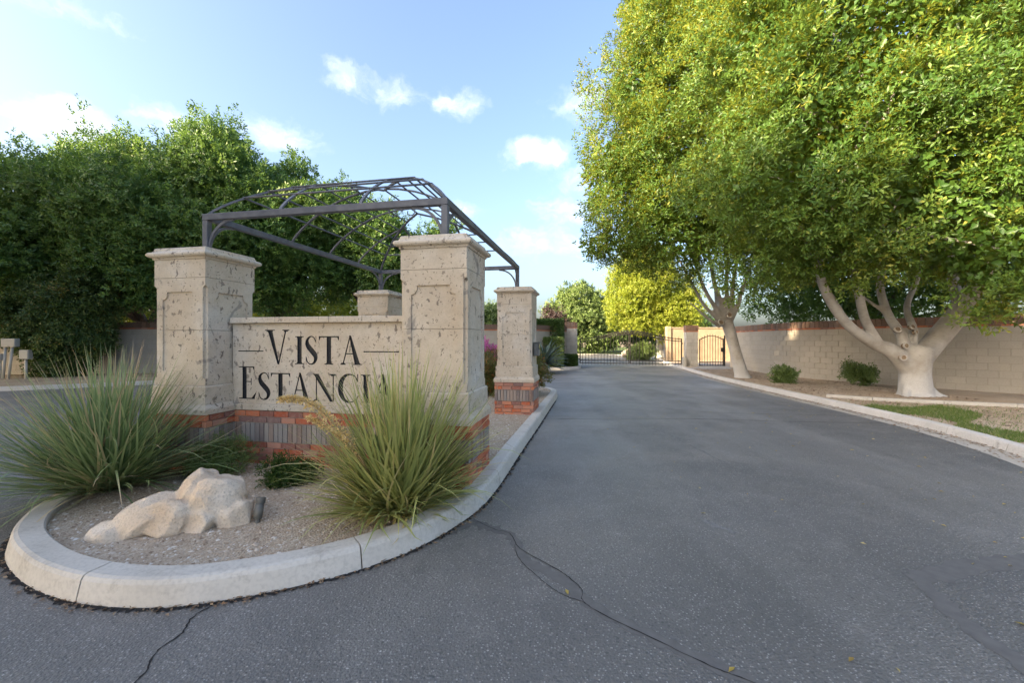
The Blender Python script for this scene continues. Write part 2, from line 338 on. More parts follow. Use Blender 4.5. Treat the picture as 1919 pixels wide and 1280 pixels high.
def npmesh(name, V, F, m, parent=None, rnd=None, smooth=False):
    """V (n,3), F (m,k) arrays; rnd one value per face"""
    me = bpy.data.meshes.new(name); k = F.shape[1]
    me.vertices.add(len(V)); me.vertices.foreach_set('co', V.astype(np.float32).ravel())
    me.loops.add(F.size); me.loops.foreach_set('vertex_index', F.astype(np.int32).ravel())
    me.polygons.add(len(F)); me.polygons.foreach_set('loop_start', np.arange(0, F.size, k, dtype=np.int32))
    if rnd is not None:
        a = me.attributes.new('rnd', 'FLOAT', 'FACE'); a.data.foreach_set('value', rnd.astype(np.float32))
    me.materials.append(M[m]); me.update(calc_edges=True)
    if smooth: me.polygons.foreach_set('use_smooth', np.ones(len(F), bool))
    return link(bpy.data.objects.new(name, me), parent)
def unit(a): return a/np.maximum(np.linalg.norm(a, axis=-1, keepdims=True), 1e-9)
def leaves(p, d, nrm, L, Wd, rg, fold=.18):
    """rhombic folded leaves: base p, direction d, normal nrm"""
    n = len(p); L = L[:, None]; Wd = Wd[:, None]
    s = unit(np.cross(d, nrm)); nn = np.cross(s, d)
    mid = p+d*L*.5
    V = np.stack([p, mid+s*Wd*.5+nn*Wd*fold, p+d*L-nn*L*.08, mid-s*Wd*.5+nn*Wd*fold], 1).reshape(-1, 3)
    i = np.arange(n)[:, None]*4
    return V, np.concatenate([i+np.array([[0, 1, 2]]), i+np.array([[0, 2, 3]])], 1).reshape(-1, 3)
def foliage(name, lobes, clumps, sprays, leaf, m, parent, seed, cr=(.35, .7), back=.5, core=1.0, per=7, aspect=.42, twig=.26, up=.35, shell=(.72, 1.03), rough=.10, tuft=.14, lump=1.6):
    """foliage over a union of ellipsoids: clumps of twigs, each twig carrying single leaves; larger leaves fill the inside"""
    rg = np.random.default_rng(seed); Lb = np.array(lobes, float)
    C, Rd = Lb[:, :3], Lb[:, 3:]
    area = (Rd[:, 0]*Rd[:, 1]+Rd[:, 1]*Rd[:, 2]+Rd[:, 0]*Rd[:, 2]); pr = area/area.sum()
    pts = []; nrs = []; got = 0
    KV = unit(rg.normal(size=(5, 3)))*(2*np.pi/(lump*np.array([.7, .9, 1.1, 1.4, 1.9])))[:, None]; KP = rg.uniform(0, 6.28, 5)
    Wa = unit(rg.normal(size=(len(Lb), 3))); Wb = unit(rg.normal(size=(len(Lb), 3))); ph0 = rg.uniform(0, 6.28, len(Lb))
    while got < clumps:
        k = rg.choice(len(Lb), 4000, p=pr); dv = unit(rg.normal(size=(4000, 3)))
        wob = 1+rough*(np.sin((dv*Wa[k]).sum(1)*3.2+ph0[k])+.7*np.sin((dv*Wb[k]).sum(1)*6.1+2*ph0[k]))
        x = C[k]+Rd[k]*dv*(rg.uniform(*shell, size=(4000, 1))*wob[:, None]); nr = unit(dv/Rd[k])
        q = np.linalg.norm((x[:, None]-C[None])/Rd[None], axis=2); q[np.arange(4000), k] = 9
        ok = q.min(1) > .78
        tocam = unit(np.array([0, 0, CAMZ])-x); ok &= ((nr*tocam).sum(1) > -.15) | (rg.random(4000) < back)
        nzv = sum(np.sin(x@kv+p_) for kv, p_ in zip(KV, KP))/2.2
        ok &= (nzv > -.35) | (rg.random(4000) < .15)
        gr_ = sum(np.cos(x@kv+p_)[:, None]*kv for kv, p_ in zip(KV, KP))/2.2
        x = x+nr*(lump*.24*nzv)[:, None]; nr = unit(nr-lump*.30*gr_)
        pts.append(x[ok]); nrs.append(nr[ok]); got += ok.sum()
    X = np.concatenate(pts)[:clumps]; Nn = np.concatenate(nrs)[:clumps]
    r = rg.uniform(cr[0], cr[1], clumps)
    tf = rg.random(clumps) < tuft                       # single shoots standing out of the crown
    X[tf] += (Nn[tf]*.6+np.array([0, 0, .5]))*r[tf][:, None]*rg.uniform(.5, 1.5, (tf.sum(), 1)); r[tf] *= .5
    k = np.repeat(np.arange(clumps), sprays)
    off = unit(rg.normal(size=(len(k), 3)))*(rg.random((len(k), 1))**.45)*r[k][:, None]
    off[tf[k]] *= np.array([.8, .8, 1.7])
    sp = X[k]+off
    sd = unit(Nn[k]*.55+unit(off)*.55+rg.normal(size=off.shape)*.45+np.array([0, 0, up]))
    kk = np.repeat(np.arange(len(sp)), per); t = np.tile((np.arange(per)+.5)/per, len(sp))
    ref = unit(rg.normal(size=(len(sp), 3))); a = unit(np.cross(sd, ref)); b = np.cross(sd, a)
    ph = t*per*2.4+rg.random(len(sp))[kk]*6.28
    ld = unit(sd[kk]*(.45+.5*t[:, None])+(a[kk]*np.cos(ph)[:, None]+b[kk]*np.sin(ph)[:, None])*.8+rg.normal(size=(len(kk), 3))*.15)
    lp = sp[kk]+sd[kk]*(t*twig)[:, None]
    ln = unit(np.array([0, 0, .6])+Nn[k][kk]*1.1+rg.normal(size=ld.shape)*.4)
    LL = leaf*rg.uniform(.65, 1.2, len(kk))
    V, F = leaves(lp, ld, ln, LL, LL*aspect, rg)
    tone = np.clip(rg.normal(.42, .22, clumps)[k][kk]+rg.normal(0, .17, len(kk)), 0, 1)
    rn = np.repeat(tone, 2)
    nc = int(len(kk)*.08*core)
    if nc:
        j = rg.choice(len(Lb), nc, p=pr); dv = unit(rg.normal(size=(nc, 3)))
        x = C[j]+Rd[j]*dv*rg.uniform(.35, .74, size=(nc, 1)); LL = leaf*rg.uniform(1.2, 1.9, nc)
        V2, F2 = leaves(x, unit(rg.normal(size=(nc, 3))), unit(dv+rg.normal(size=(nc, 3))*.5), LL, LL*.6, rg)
        F = np.concatenate([F, F2+len(V)]); V = np.concatenate([V, V2]); rn = np.concatenate([rn, np.repeat(rg.uniform(0, .35, nc), 2)])  # inner leaves get darker tones: shade inside the crown put into their colour
    return npmesh(name, V, F, m, parent, rn)
def remeshed(name, mb, m, parent, voxel, smooth=4):
    o = mb.build(name, m); md = o.modifiers.new('r', 'REMESH'); md.mode = 'VOXEL'; md.voxel_size = voxel
    sm = o.modifiers.new('s', 'SMOOTH'); sm.iterations = smooth; sm.factor = .5
    dg = bpy.context.evaluated_depsgraph_get(); me = bpy.data.meshes.new_from_object(o.evaluated_get(dg)); o.modifiers.clear()
    old = o.data; o.data = me; bpy.data.meshes.remove(old)
    if not me.materials: me.materials.append(M[m])
    me.polygons.foreach_set('use_smooth', [True]*len(me.polygons)); me.name = name
    if parent: o.parent = parent
    return o

# ------------------------------------------------------------------ frame of the entrance island
TH = .197
U = Vector((math.cos(TH), -math.sin(TH), 0)); Vd = Vector((math.sin(TH), math.cos(TH), 0))
FR = Vector((-.439, 4.112, 0)); CW = .69; SPAN = 3.02; DEP = 4.19; GZ = .10
def isl(s, t, z=0): return FR+U*s+Vd*t+Vector((0, 0, z))           # s along the sign (right +), t into the picture

# ------------------------------------------------------------------ ground, road
sheet('ground', [(-500, -60), (500, -60), (500, 900), (-500, 900)], -.03, 'ground')
sheet('road', [(-60, -14), (40, -14), (40, 24), (26, 60), (-3, 60), (-8, 17), (-60, 17)], 0, 'asphalt')

def kerb(name, path, w, h, m, z=0, joints=(), closed=False, slope=.035):
    """path is the outer foot line; the kerb stands to its left; sections between joints are parts"""
    pts = [Vector((x, y, 0)) for x, y in path]
    root = empty(name, (0, 0, 0)); tag(root, kind='structure')
    n = len(pts); cuts = [0]+list(joints)+[n-1]
    prof = [(0, 0), (slope*.75, h*.8), (slope*1.15, h*.95), (slope*1.8, h), (w-.012, h), (w, h-.012), (w, -.03)]
    for a, b in zip(cuts[:-1], cuts[1:]):
        Vv = []; F = []; k = len(prof)
        seg = pts[a:b+1]
        for i in range(len(seg)):
            g = a+i; t = (pts[min(g+1, n-1)]-pts[max(g-1, 0)]).normalized(); nr = Vector((-t.y, t.x, 0))
            p = seg[i].copy()
            if i == 0 and a > 0: p += t*.005
            if i == len(seg)-1 and b < n-1: p -= t*.005
            Vv += [p+nr*o+Vector((0, 0, z+hh)) for o, hh in prof]
        for i in range(len(seg)-1):
            for j in range(k-1): F.append((i*k+j, (i+1)*k+j, (i+1)*k+j+1, i*k+j+1))
        F += [tuple(range(k)), tuple((len(seg)-1)*k+j for j in range(k))[::-1]]
        mesh('kerb_section', Vv, F, m, root, smooth=False)
    return root
def ring(ctrl, n=6): return [(p.x, p.y) for p in catmull([(x, y, 0) for x, y in ctrl], n)]
A = isl(-5.0, 8.6); B = isl(-.9, 8.75)
island_ctrl = [tuple(isl(-4.25, 8.2)[:2]), tuple(isl(-4.25, 5.5)[:2]), tuple(isl(-4.25, 2.6)[:2]), (-4.52, 5.0), (-4.30, 4.15), (-4.03, 3.52), (-3.66, 3.06), (-3.15, 2.72), (-2.70, 2.53), (-2.31, 2.45), (-1.95, 2.455), (-1.63, 2.54),
               (-1.34, 2.66), (-1.01, 2.86), (-.71, 3.14), (-.48, 3.49), (-.29, 3.9), (-.12, 4.55), (.11, 5.75), (.48, 7.6), (.85, 9.5), (1.2, 11.3), (1.27, 12.0), (1.10, 12.6), (.6, 12.95), (-.4, 13.1), (-1.6, 13.2)]
island_ctrl = island_ctrl[:2]+[tuple(isl(-4.2, 1.9)[:2])]+island_ctrl[3:]
ip = ring(island_ctrl, 6)
kerb('island_kerb', ip, .20, .15, 'kerb_concrete', 0, joints=(20, 50, 78, 102, 114, 126))
inner = []
for i, p in enumerate(ip):
    t = (Vector(ip[min(i+1, len(ip)-1)])-Vector(ip[max(i-1, 0)])).normalized(); inner.append((p[0]-t.y*.19, p[1]+t.x*.19))
gravel_bed = sheet('gravel_bed', inner, GZ, 'gravel')
# slightly uneven gravel surface: loose stones, nobody could count them
rg = np.random.default_rng(3)
def pebbles(name, poly, n, size, z, m, seed, near=None):
    rg = np.random.default_rng(seed); xs = [p[0] for p in poly]; ys = [p[1] for p in poly]; pts = []
    while len(pts) < n:
        x = rg.uniform(min(xs), max(xs)); y = min(ys)+(max(ys)-min(ys))*rg.random()**(1.6 if near else 1)
        if inpoly(x, y, poly): pts.append((x, y, z))
    pts = np.array(pts); base = np.array([[1, 0, 0], [-1, 0, 0], [0, 1, 0], [0, -1, 0], [0, 0, 1], [0, 0, -.6]], float)
    tri = np.array([[0, 2, 4], [2, 1, 4], [1, 3, 4], [3, 0, 4]])
    r = rg.uniform(size[0], size[1], n)*rg.choice([.6, 1, 1, 1.5], n)
    th = rg.uniform(0, 6.28, n); b = base[None]*rg.uniform(.6, 1.2, (n, 6, 1))*np.array([1, .75, .6])
    x = b[..., 0]*np.cos(th)[:, None]-b[..., 1]*np.sin(th)[:, None]; y = b[..., 0]*np.sin(th)[:, None]+b[..., 1]*np.cos(th)[:, None]
    V = np.stack([x, y, b[..., 2]], 2)*r[:, None, None]+pts[:, None]
    F = (np.arange(n)[:, None, None]*6+tri[None]).reshape(-1, 3)
    o = npmesh(name, V.reshape(-1, 3), F, m, None, np.repeat(rg.random(n), 4)); return tag(o, kind='stuff')
pb = pebbles('gravel_stones', inner, 16000, (.007, .016), GZ+.001, 'pebble', 4, True)
tag(pb, 'loose tan gravel stones scattered over the island bed', 'gravel')

# right verge: kerb, gutter, dirt, lawn, edging
rk = ring([(5.7, 3.4), (6.22, 4.4), (6.73, 5.58), (7.08, 6.73), (7.27, 7.8), (7.46, 9.86), (7.62, 12.3), (7.82, 14.6), (8.12, 17.4), (8.62, 20.4), (9.15, 23.1), (9.85, 26.6), (10.8, 31), (12.5, 36)], 4)
rrev = [(x, y) for x, y in rk][::-1]
kerb('road_kerb', rrev, .16, .13, 'kerb_grey', 0, joints=(10, 16, 22, 27, 31, 35, 39, 43, 47))
g0 = []; g1 = []
for i, p in enumerate(rk):
    t = (Vector(rk[min(i+1, len(rk)-1)])-Vector(rk[max(i-1, 0)])).normalized(); g0.append((p[0]-t.y*.34, p[1]+t.x*.34)); g1.append((p[0]+t.y*.14, p[1]-t.x*.14))
sheet('gutter', g0+rk[::-1], .004, 'pad_concrete')
sheet('dirt_verge', g1+[(14, 40), (30, 40), (30, 2), (9, 1.2)], .115, 'dirt')
edge_pts = ring([(7.85, 10.6), (8.5, 10.0), (9.4, 9.55), (10.3, 9.15), (11.2, 8.8), (12.6, 8.1), (14.4, 7.1)], 4)
er = kerb('concrete_edging', edge_pts[::1], .17, .075, 'pad_concrete', .112, joints=(4, 9, 14, 19), slope=.012)
lawn_poly = g1[1:27]+edge_pts+[(14, 4), (10, 2.5)]
lawn_poly = [g1[i] for i in range(0, 22)]+[(7.95, 10.45), (8.5, 9.9), (9.4, 9.45), (10.3, 9.05), (11.2, 8.7), (12.6, 8.0), (14, 7.0), (14, 3), (8, 2.6)]
sheet('grass_ground', lawn_poly, .119, 'dirt')
def nz2(x, y): return math.sin(x*1.7+1.3*math.sin(y*1.1))+math.sin(y*2.3+x*.9)+.6*math.sin(x*4.1-y*3.3)
def blades(name, poly, n, z, hgt, m, seed, dens):
    rg = np.random.default_rng(seed); xs = [p[0] for p in poly]; ys = [p[1] for p in poly]; pts = []
    while len(pts) < n:
        x = rg.uniform(min(xs), max(xs)); y = rg.uniform(min(ys), max(ys))
        if inpoly(x, y, poly) and rg.random() < dens(x, y): pts.append((x, y, z))
    p = np.array(pts); th = rg.uniform(0, 6.28, n); lean = rg.normal(0, .5, (n, 2)); h = hgt*rg.uniform(.5, 1.3, n)
    s = np.stack([np.cos(th), np.sin(th), 0*th], 1)*.004*rg.uniform(.8, 1.6, (n, 1))
    tip = p+np.concatenate([lean*h[:, None], h[:, None]], 1)
    V = np.stack([p-s, p+s, tip], 1).reshape(-1, 3)
    return npmesh(name, V, np.arange(n*3).reshape(-1, 3), m, None, rg.random(n))
gb = blades('lawn_grass', lawn_poly, 42000, .119, .055, 'blade_grass', 8, lambda x, y: (.05 if nz2(x, y) < .5 else .9)*(1 if y < 9.4 else .25))
tag(gb, 'patchy short green grass in the verge beside the kerb', 'grass', kind='stuff')
def scatter_leaves(name, n, where, z, L, m, seed, label):
    rg = np.random.default_rng(seed); pts = np.array([where(rg) for _ in range(n)]); zz = np.array([z(x, y) if callable(z) else z for x, y in pts])
    p = np.concatenate([pts, zz[:, None]], 1); th = rg.uniform(0, 6.28, n)
    d = np.stack([np.cos(th), np.sin(th), rg.uniform(-.02, .25, n)], 1); nn = unit(np.stack([rg.normal(0, .3, n), rg.normal(0, .3, n), np.ones(n)], 1))
    LL = L*rg.uniform(.6, 1.3, n); V, F = leaves(p, unit(d), nn, LL, LL*.45, rg)
    o = npmesh(name, V, F, m, None, np.repeat(rg.random(n), 2)); return tag(o, label, 'leaves', kind='stuff')
def kx(y): return float(np.interp(y, [p[1] for p in rk], [p[0] for p in rk]))
def on_road(rg):
    while True:
        y = 1.6+21*rg.random()**1.1; x = kx(y)-.3-abs(rg.normal(0, 2.4))
        if x > np.interp(y, [2, 4, 6, 12, 13], [-1, .1, .4, 1.5, -3]): return x, y
def in_gutter(rg):
    y = 4+18*rg.random(); return kx(y)-abs(rg.normal(0.05, .14)), y
def in_verge(rg):
    y = 7+15*rg.random(); return kx(y)+.25+rg.random()*3.5, y
scatter_leaves('fallen_leaves', 300, on_road, .006, .045, 'fallen_leaf', 11, 'small yellow fallen leaves strewn over the asphalt drive')
scatter_leaves('gutter_litter', 1600, in_gutter, .012, .045, 'litter', 12, 'brown dry leaf litter lying along the gutter')
scatter_leaves('verge_litter', 5000, in_verge, .122, .055, 'litter', 13, 'dry brown leaf litter on the dirt under the trees')
def by_island(rg):
    i = rg.integers(20, 118); p = ip[i]; return p[0]+rg.normal(0.0, .012)+.02*(1 if i > 60 else 0), p[1]-abs(rg.normal(.01, .03))
scatter_leaves('kerb_litter', 500, by_island, .01, .03, 'litter', 14, 'dry plant scraps caught along the foot of island kerb')

# cracks and sealed strips in the asphalt
def strip(name, pts, w, z, m, seed, jit=.4, kind='structure'):
    rr = random.Random(seed); c = catmull([(x, y, 0) for x, y in pts], 8); V = []; F = []
    for i, p in enumerate(c):
        t = (c[min(i+1, len(c)-1)]-c[max(i-1, 0)]).normalized(); nr = Vector((-t.y, t.x, 0)); k = w*(1+rr.uniform(-jit, jit)); o = nr*rr.uniform(-w, w)*jit
        V += [p+o+nr*k/2+Vector((0, 0, z)), p+o-nr*k/2+Vector((0, 0, z))]
        if i: F.append((2*i-2, 2*i-1, 2*i+1, 2*i))
    return tag(mesh(name, V, F, m), kind=kind)
crackA = [(-.30, 3.62), (-.14, 3.46), (-.02, 3.39), (.06, 3.14), (.26, 2.91), (.36, 2.78), (.43, 2.63), (.42, 2.52), (.50, 2.40), (.74, 2.19), (.94, 2.01), (1.07, 1.93), (1.3, 1.75), (1.6, 1.5)]
strip('crack_seal', [(-.35, 3.62), (-.02, 3.36), (.10, 3.0), (.33, 2.72), (.46, 2.48), (.74, 2.2), (.98, 2.0), (1.3, 1.74), (1.6, 1.5)], .085, .0012, 'crack_seal', 1, .22)
strip('crack', crackA, .006, .0032, 'crack', 2, .55)
strip('crack', [(.02, 3.2), (.05, 3.0), (.16, 2.78), (.30, 2.58), (.43, 2.5)], .004, .0036, 'crack', 3, .6)
strip('crack', [(-1.74, 2.48), (-1.78, 2.36), (-1.74, 2.24), (-1.76, 2.1), (-1.70, 1.95), (-1.72, 1.75), (-1.66, 1.5)], .008, .0032, 'crack', 4, .6)
strip('crack', [(-3.75, 3.05), (-4.2, 3.1), (-4.9, 3.0), (-5.6, 3.2)], .014, .0032, 'crack', 5, .5)
strip('crack_seal', [(4.6, 3.2), (3.6, 2.98), (3.04, 2.88), (2.66, 2.76)], .16, .0012, 'crack_seal', 6, .2)
strip('crack_seal', [(2.66, 2.80), (2.54, 2.5), (2.46, 2.23), (2.44, 2.01), (2.5, 1.6)], .11, .0018, 'crack_seal', 7, .2)
strip('crack', [(.6, 8.35), (2, 8.25), (3.6, 8.3), (5.4, 8.0), (7.2, 7.9)], .016, .0032, 'crack', 8, .5)
strip('crack', [(3.2, 9.7), (4.4, 9.0), (5.8, 8.8), (7.3, 8.6)], .012, .0028, 'crack', 9, .5)
strip('road_scuff', [(1.64, 3.64), (1.72, 3.5), (1.80, 3.40)], .05, .0015, 'road_scuff', 10, .5)
strip('road_scuff', [(2.45, 7.4), (2.6, 6.7), (2.62, 6.1), (2.7, 5.3)], .025, .0015, 'road_scuff', 11, .8)
strip('crack_seal', [(-.5, 3.42), (-.32, 3.55), (-.1, 3.44)], .09, .0024, 'crack_seal', 12, .4)

tp = [(p[0], p[1]) for p in ip[26:126:2]]
tar = []
for i, p in enumerate(tp):
    t = (Vector(tp[min(i+1, len(tp)-1)])-Vector(tp[max(i-1, 0)])).normalized(); tar.append((p[0]+t.y*.012, p[1]-t.x*.012))
strip('tar_line', tar, .035, .0045, 'crack', 15, .45)
# left street: far kerb and planting strip
lk = ring([(-40, 9.5), (-26, 10.9), (-18, 12.0), (-15.2, 12.9), (-13.2, 14.2), (-10.5, 16.0), (-6, 17.2), (-2, 17.8), (1.2, 20.4)], 4)
kerb('street_kerb', lk, .16, .13, 'kerb_grey', 0, joints=(8, 12, 16, 20, 24))
pk = ring([(1.2, 20.4), (1.7, 21.6), (2.7, 21.75), (3.5, 22.6), (3.9, 24.0), (4.0, 26), (4.2, 32), (2.5, 44)], 4)
kerb('planter_kerb', pk, .16, .13, 'kerb_concrete', 0, joints=(6, 12, 18))
sheet('planting_strip', [(x-.08, y+.1) for x, y in lk]+[(x-.1, y+.03) for x, y in pk[1:]]+[(-4, 44), (-60, 40), (-60, 10)], .11, 'dirt')
# ground beyond the gate
sheet('far_lawn', [(-3, 47), (3, 46), (9, 45.5), (13.5, 42), (30, 42), (40, 90), (-30, 90)], .03, 'lawn')
sheet('far_sidewalk', [(2.5, 44.2), (9, 43.8), (13, 40.5), (13.6, 41.8), (9.3, 45.4), (2.5, 45.8)], .055, 'pad_concrete', thick=.08)

# ------------------------------------------------------------------ brick and block coursing
MESHC = {}
def piece(key, lx, ly, lz, m, bev=.003):
    """one shared mesh of a brick centred on its own origin"""
    k = (key, round(lx, 3), round(ly, 3), round(lz, 3), m)
    if k not in MESHC:
        mb = MB().bevbox(-lx/2, lx/2, -ly/2, ly/2, -lz/2, lz/2, bev)
        me = bpy.data.meshes.new(key); me.from_pydata(mb.V, [], mb.F); me.materials.append(M[m]); MESHC[k] = me
    return MESHC[k]
def place(name, me, parent, loc, rz=0, jit=.0):
    o = bpy.data.objects.new(name, me); o.parent = parent; o.location = loc; o.rotation_euler = (random.gauss(0, jit), random.gauss(0, jit), rz+random.gauss(0, jit)); COL.objects.link(o); return o
def face_run(name, parent, org, rz, width, z0, h, unitl, joint, depth, m, offset, jit=.0012, proud=.0):
    """bricks along one face; org is the left end of the face at its surface, rz its heading"""
    ca, sa = math.cos(rz), math.sin(rz); x = 0.0
    first = True
    while x < width-.004:
        l = unitl*(offset if first and offset else 1); first = False
        if width-(x+l) < unitl*.2: l = width-x
        l = min(l, width-x)
        cx = x+l/2; d = depth/2+random.uniform(-.002, .002)-proud
        place(name, piece(name, l-joint, depth, h-joint, m), parent, (org[0]+ca*cx-sa*d, org[1]+sa*cx+ca*d, z0+h/2), rz, jit)
        x += l
def box_courses(parent, w, d, z_top, rows, depth=.05, name='brick', joint=.008):
    """rows from the top down: (height, unit length, material); centred on the parent's origin, all four faces"""
    z = z_top
    for i, (h, ul, m) in enumerate(rows):
        z -= h
        for k in range(4):
            rz = k*math.pi/2; ww, dd = (w, d) if k % 2 == 0 else (d, w)
            full = (k % 2 == 0) == (i % 2 == 0)
            a = -ww/2 if full else -ww/2+depth+joint
            wid = ww if full else ww-2*depth-2*joint
            c, s = math.cos(rz), math.sin(rz); ox, oy = a, -dd/2
            face_run(name, parent, (c*ox-s*oy, s*ox+c*oy), rz, wid, z, h, ul, joint, depth, m, .5 if i % 2 else 0)
ROWS = [(.0715, .19, 'brick'), (.0715, .19, 'brick'), (.222, .0625, 'brick_grey'), (.0715, .19, 'brick'), (.0715, .19, 'brick'), (.0715, .19, 'brick'), (.0715, .19, 'brick')]

# ------------------------------------------------------------------ stone columns
def loft(levels, sect):
    V = []; F = []; n = None
    for z in levels:
        s = sect(z); n = len(s); V += [(x, y, z) for x, y in s]
    for i in range(len(levels)-1):
        for k in range(n): F.append((i*n+k, i*n+(k+1) % n, (i+1)*n+(k+1) % n, (i+1)*n+k))
    F += [tuple(range(n))[::-1], tuple((len(levels)-1)*n+k for k in range(n))]
    return V, F
def shaft_section(z):
    Hh = CW/2; zn = 2.13
    if z >= zn+.03: o = Hh-.0005
    elif z >= zn: o = Hh-.034*(1-(1-((zn+.03-z)/.03-1)**2)**.5) if False else Hh-.034*((zn+.03-z)/.03)**.6
    else: o = Hh-.034
    if z < 1.12: o = Hh-.0005
    r = .017 if 1.20 < z < 2.0901 else 0
    if z <= 2.0: i = .232
    elif z < 2.05: i = .232-.055*(1-(1-min(1, (z-2.0)/.05))**2)**.5*1.0
    else: i = .172
    f = [(-o, Hh), (-i, Hh), (-i, Hh-r), (i, Hh-r), (i, Hh), (o, Hh), (o, o)]
    pts = []
    for k in range(4):
        a = -k*math.pi/2; c, s = math.cos(a), math.sin(a)
        pts += [(c*x-s*y, s*x+c*y) for x, y in f]
    return pts[::-1]
def make_column(first):
    root = empty('stone_column')
    core = MB().box(-.375+.012, .375-.012, -.375+.012, .375-.012, .02, .72); core.build('mortar_core', 'mortar', root)
    box_courses(root, .775, .775, .72, ROWS, .05)
    # stone ledge over the bricks, plinth, three shaft blocks, cap
    def sq(w): return [(-w, -w), (w, -w), (w, w), (-w, w)]
    prof = {.722: .402, .775: .402, .790: .396, .826: .372, .830: .372}
    V, F = loft(sorted(prof), lambda z: sq(prof[z])); mesh('ledge', V, F, 'stone', root)
    V, F = loft([.832, 1.022, 1.037], lambda z: sq(.368 if z < 1.03 else .355)); mesh('plinth', V, F, 'stone', root)
    zs = [1.04, 1.119, 1.121, 1.1999, 1.2001, 1.657]
    V, F = loft(zs, shaft_section); mesh('stone_block', V, F, 'stone', root)
    zs = [1.661, 1.9, 2.0]+[2.0+.05*k/6 for k in range(1, 7)]+[2.0899, 2.0902, 2.1299]+[2.13+.03*k/5 for k in range(1, 6)]+[2.246]
    V, F = loft(zs, shaft_section); mesh('stone_block', V, F, 'stone', root)
    V, F = loft([2.250, 2.456], shaft_section); mesh('stone_block', V, F, 'stone', root)
    cp = [(2.458, .355), (2.478, .362), (2.480, .375), (2.490, .393), (2.503, .401), (2.516, .402), (2.529, .396), (2.540, .382), (2.545, .362), (2.560, .352), (2.585, .345), (2.592, .335)]
    V, F = loft([z for z, _ in cp], lambda z: sq(dict(cp)[z])); mesh('cap', V, F, 'stone', root)
    return root
def copy_tree(o, parent=None):
    c = o.copy(); COL.objects.link(c); c.parent = parent
    for ch in o.children: copy_tree(ch, c)
    return c
proto = make_column(True)
h = CW/2
cspots = [(-h, h, 'speckled stone column on brick base at right end of carved sign, nearest the drive'),
          (-SPAN-h, h, 'speckled stone column on brick base at left end of carved sign'),
          (-h, DEP+h, 'stone column on brick base behind the sign, nearer the drive, with keypad box'),
          (-SPAN-h, DEP+h, 'stone column behind the sign wall, only its top showing above the wall')]
cols = []
for i, (s, t, lab) in enumerate(cspots):
    o = proto if i == 0 else copy_tree(proto)
    o.location = isl(s, t, 0); o.rotation_euler = (0, 0, -TH+ (0 if i == 0 else 0)); tag(o, lab, 'column', 'stone columns carrying the iron arbor'); cols.append(o)

# ------------------------------------------------------------------ sign wall with carved letters
sg = empty('sign_wall', isl(-SPAN, .36, 0), -TH, 'speckled stone sign wall carved with VISTA ESTANCIA over a brick base', 'sign')
SW = SPAN-CW; ZB, ZT = .80, 1.742
TK, TN = .056, .012
def quad(x0, y0, x1, y1, w0, w1=None):
    """slanted stroke with horizontal ends: from centre (x0,y0) to (x1,y1)"""
    w1 = w0 if w1 is None else w1
    return [(x0-w0/2, y0), (x0+w0/2, y0), (x1+w1/2, y1), (x1-w1/2, y1)]
def rect(x0, x1, y0, y1): return [(x0, y0), (x1, y0), (x1, y1), (x0, y1)]
def stroke(pts, ws):
    c = catmull([(x, y, 0) for x, y in pts], 5); o = []; n = len(c); L = []
    wv = np.interp(np.linspace(0, 1, n), np.linspace(0, 1, len(ws)), ws)
    for i in range(n):
        t = (c[min(i+1, n-1)]-c[max(i-1, 0)]).normalized(); nr = Vector((-t.y, t.x, 0)); L.append((c[i]+nr*wv[i]/2, c[i]-nr*wv[i]/2))
    for i in range(n-1): o.append([L[i][0][:2], L[i][1][:2], L[i+1][1][:2], L[i+1][0][:2]])
    return o
def serif(xc, y, w, d):
    """flat foot with a small bracket; d=+1 stands on y, -1 hangs from y"""
    e = .010*d; return [[(xc-w/2, y), (xc+w/2, y), (xc+w/2, y+e), (xc-w/2, y+e)], [(xc-w*.36, y+e*.9), (xc+w*.36, y+e*.9), (xc+w*.26, y+e*2.2), (xc-w*.26, y+e*2.2)]]
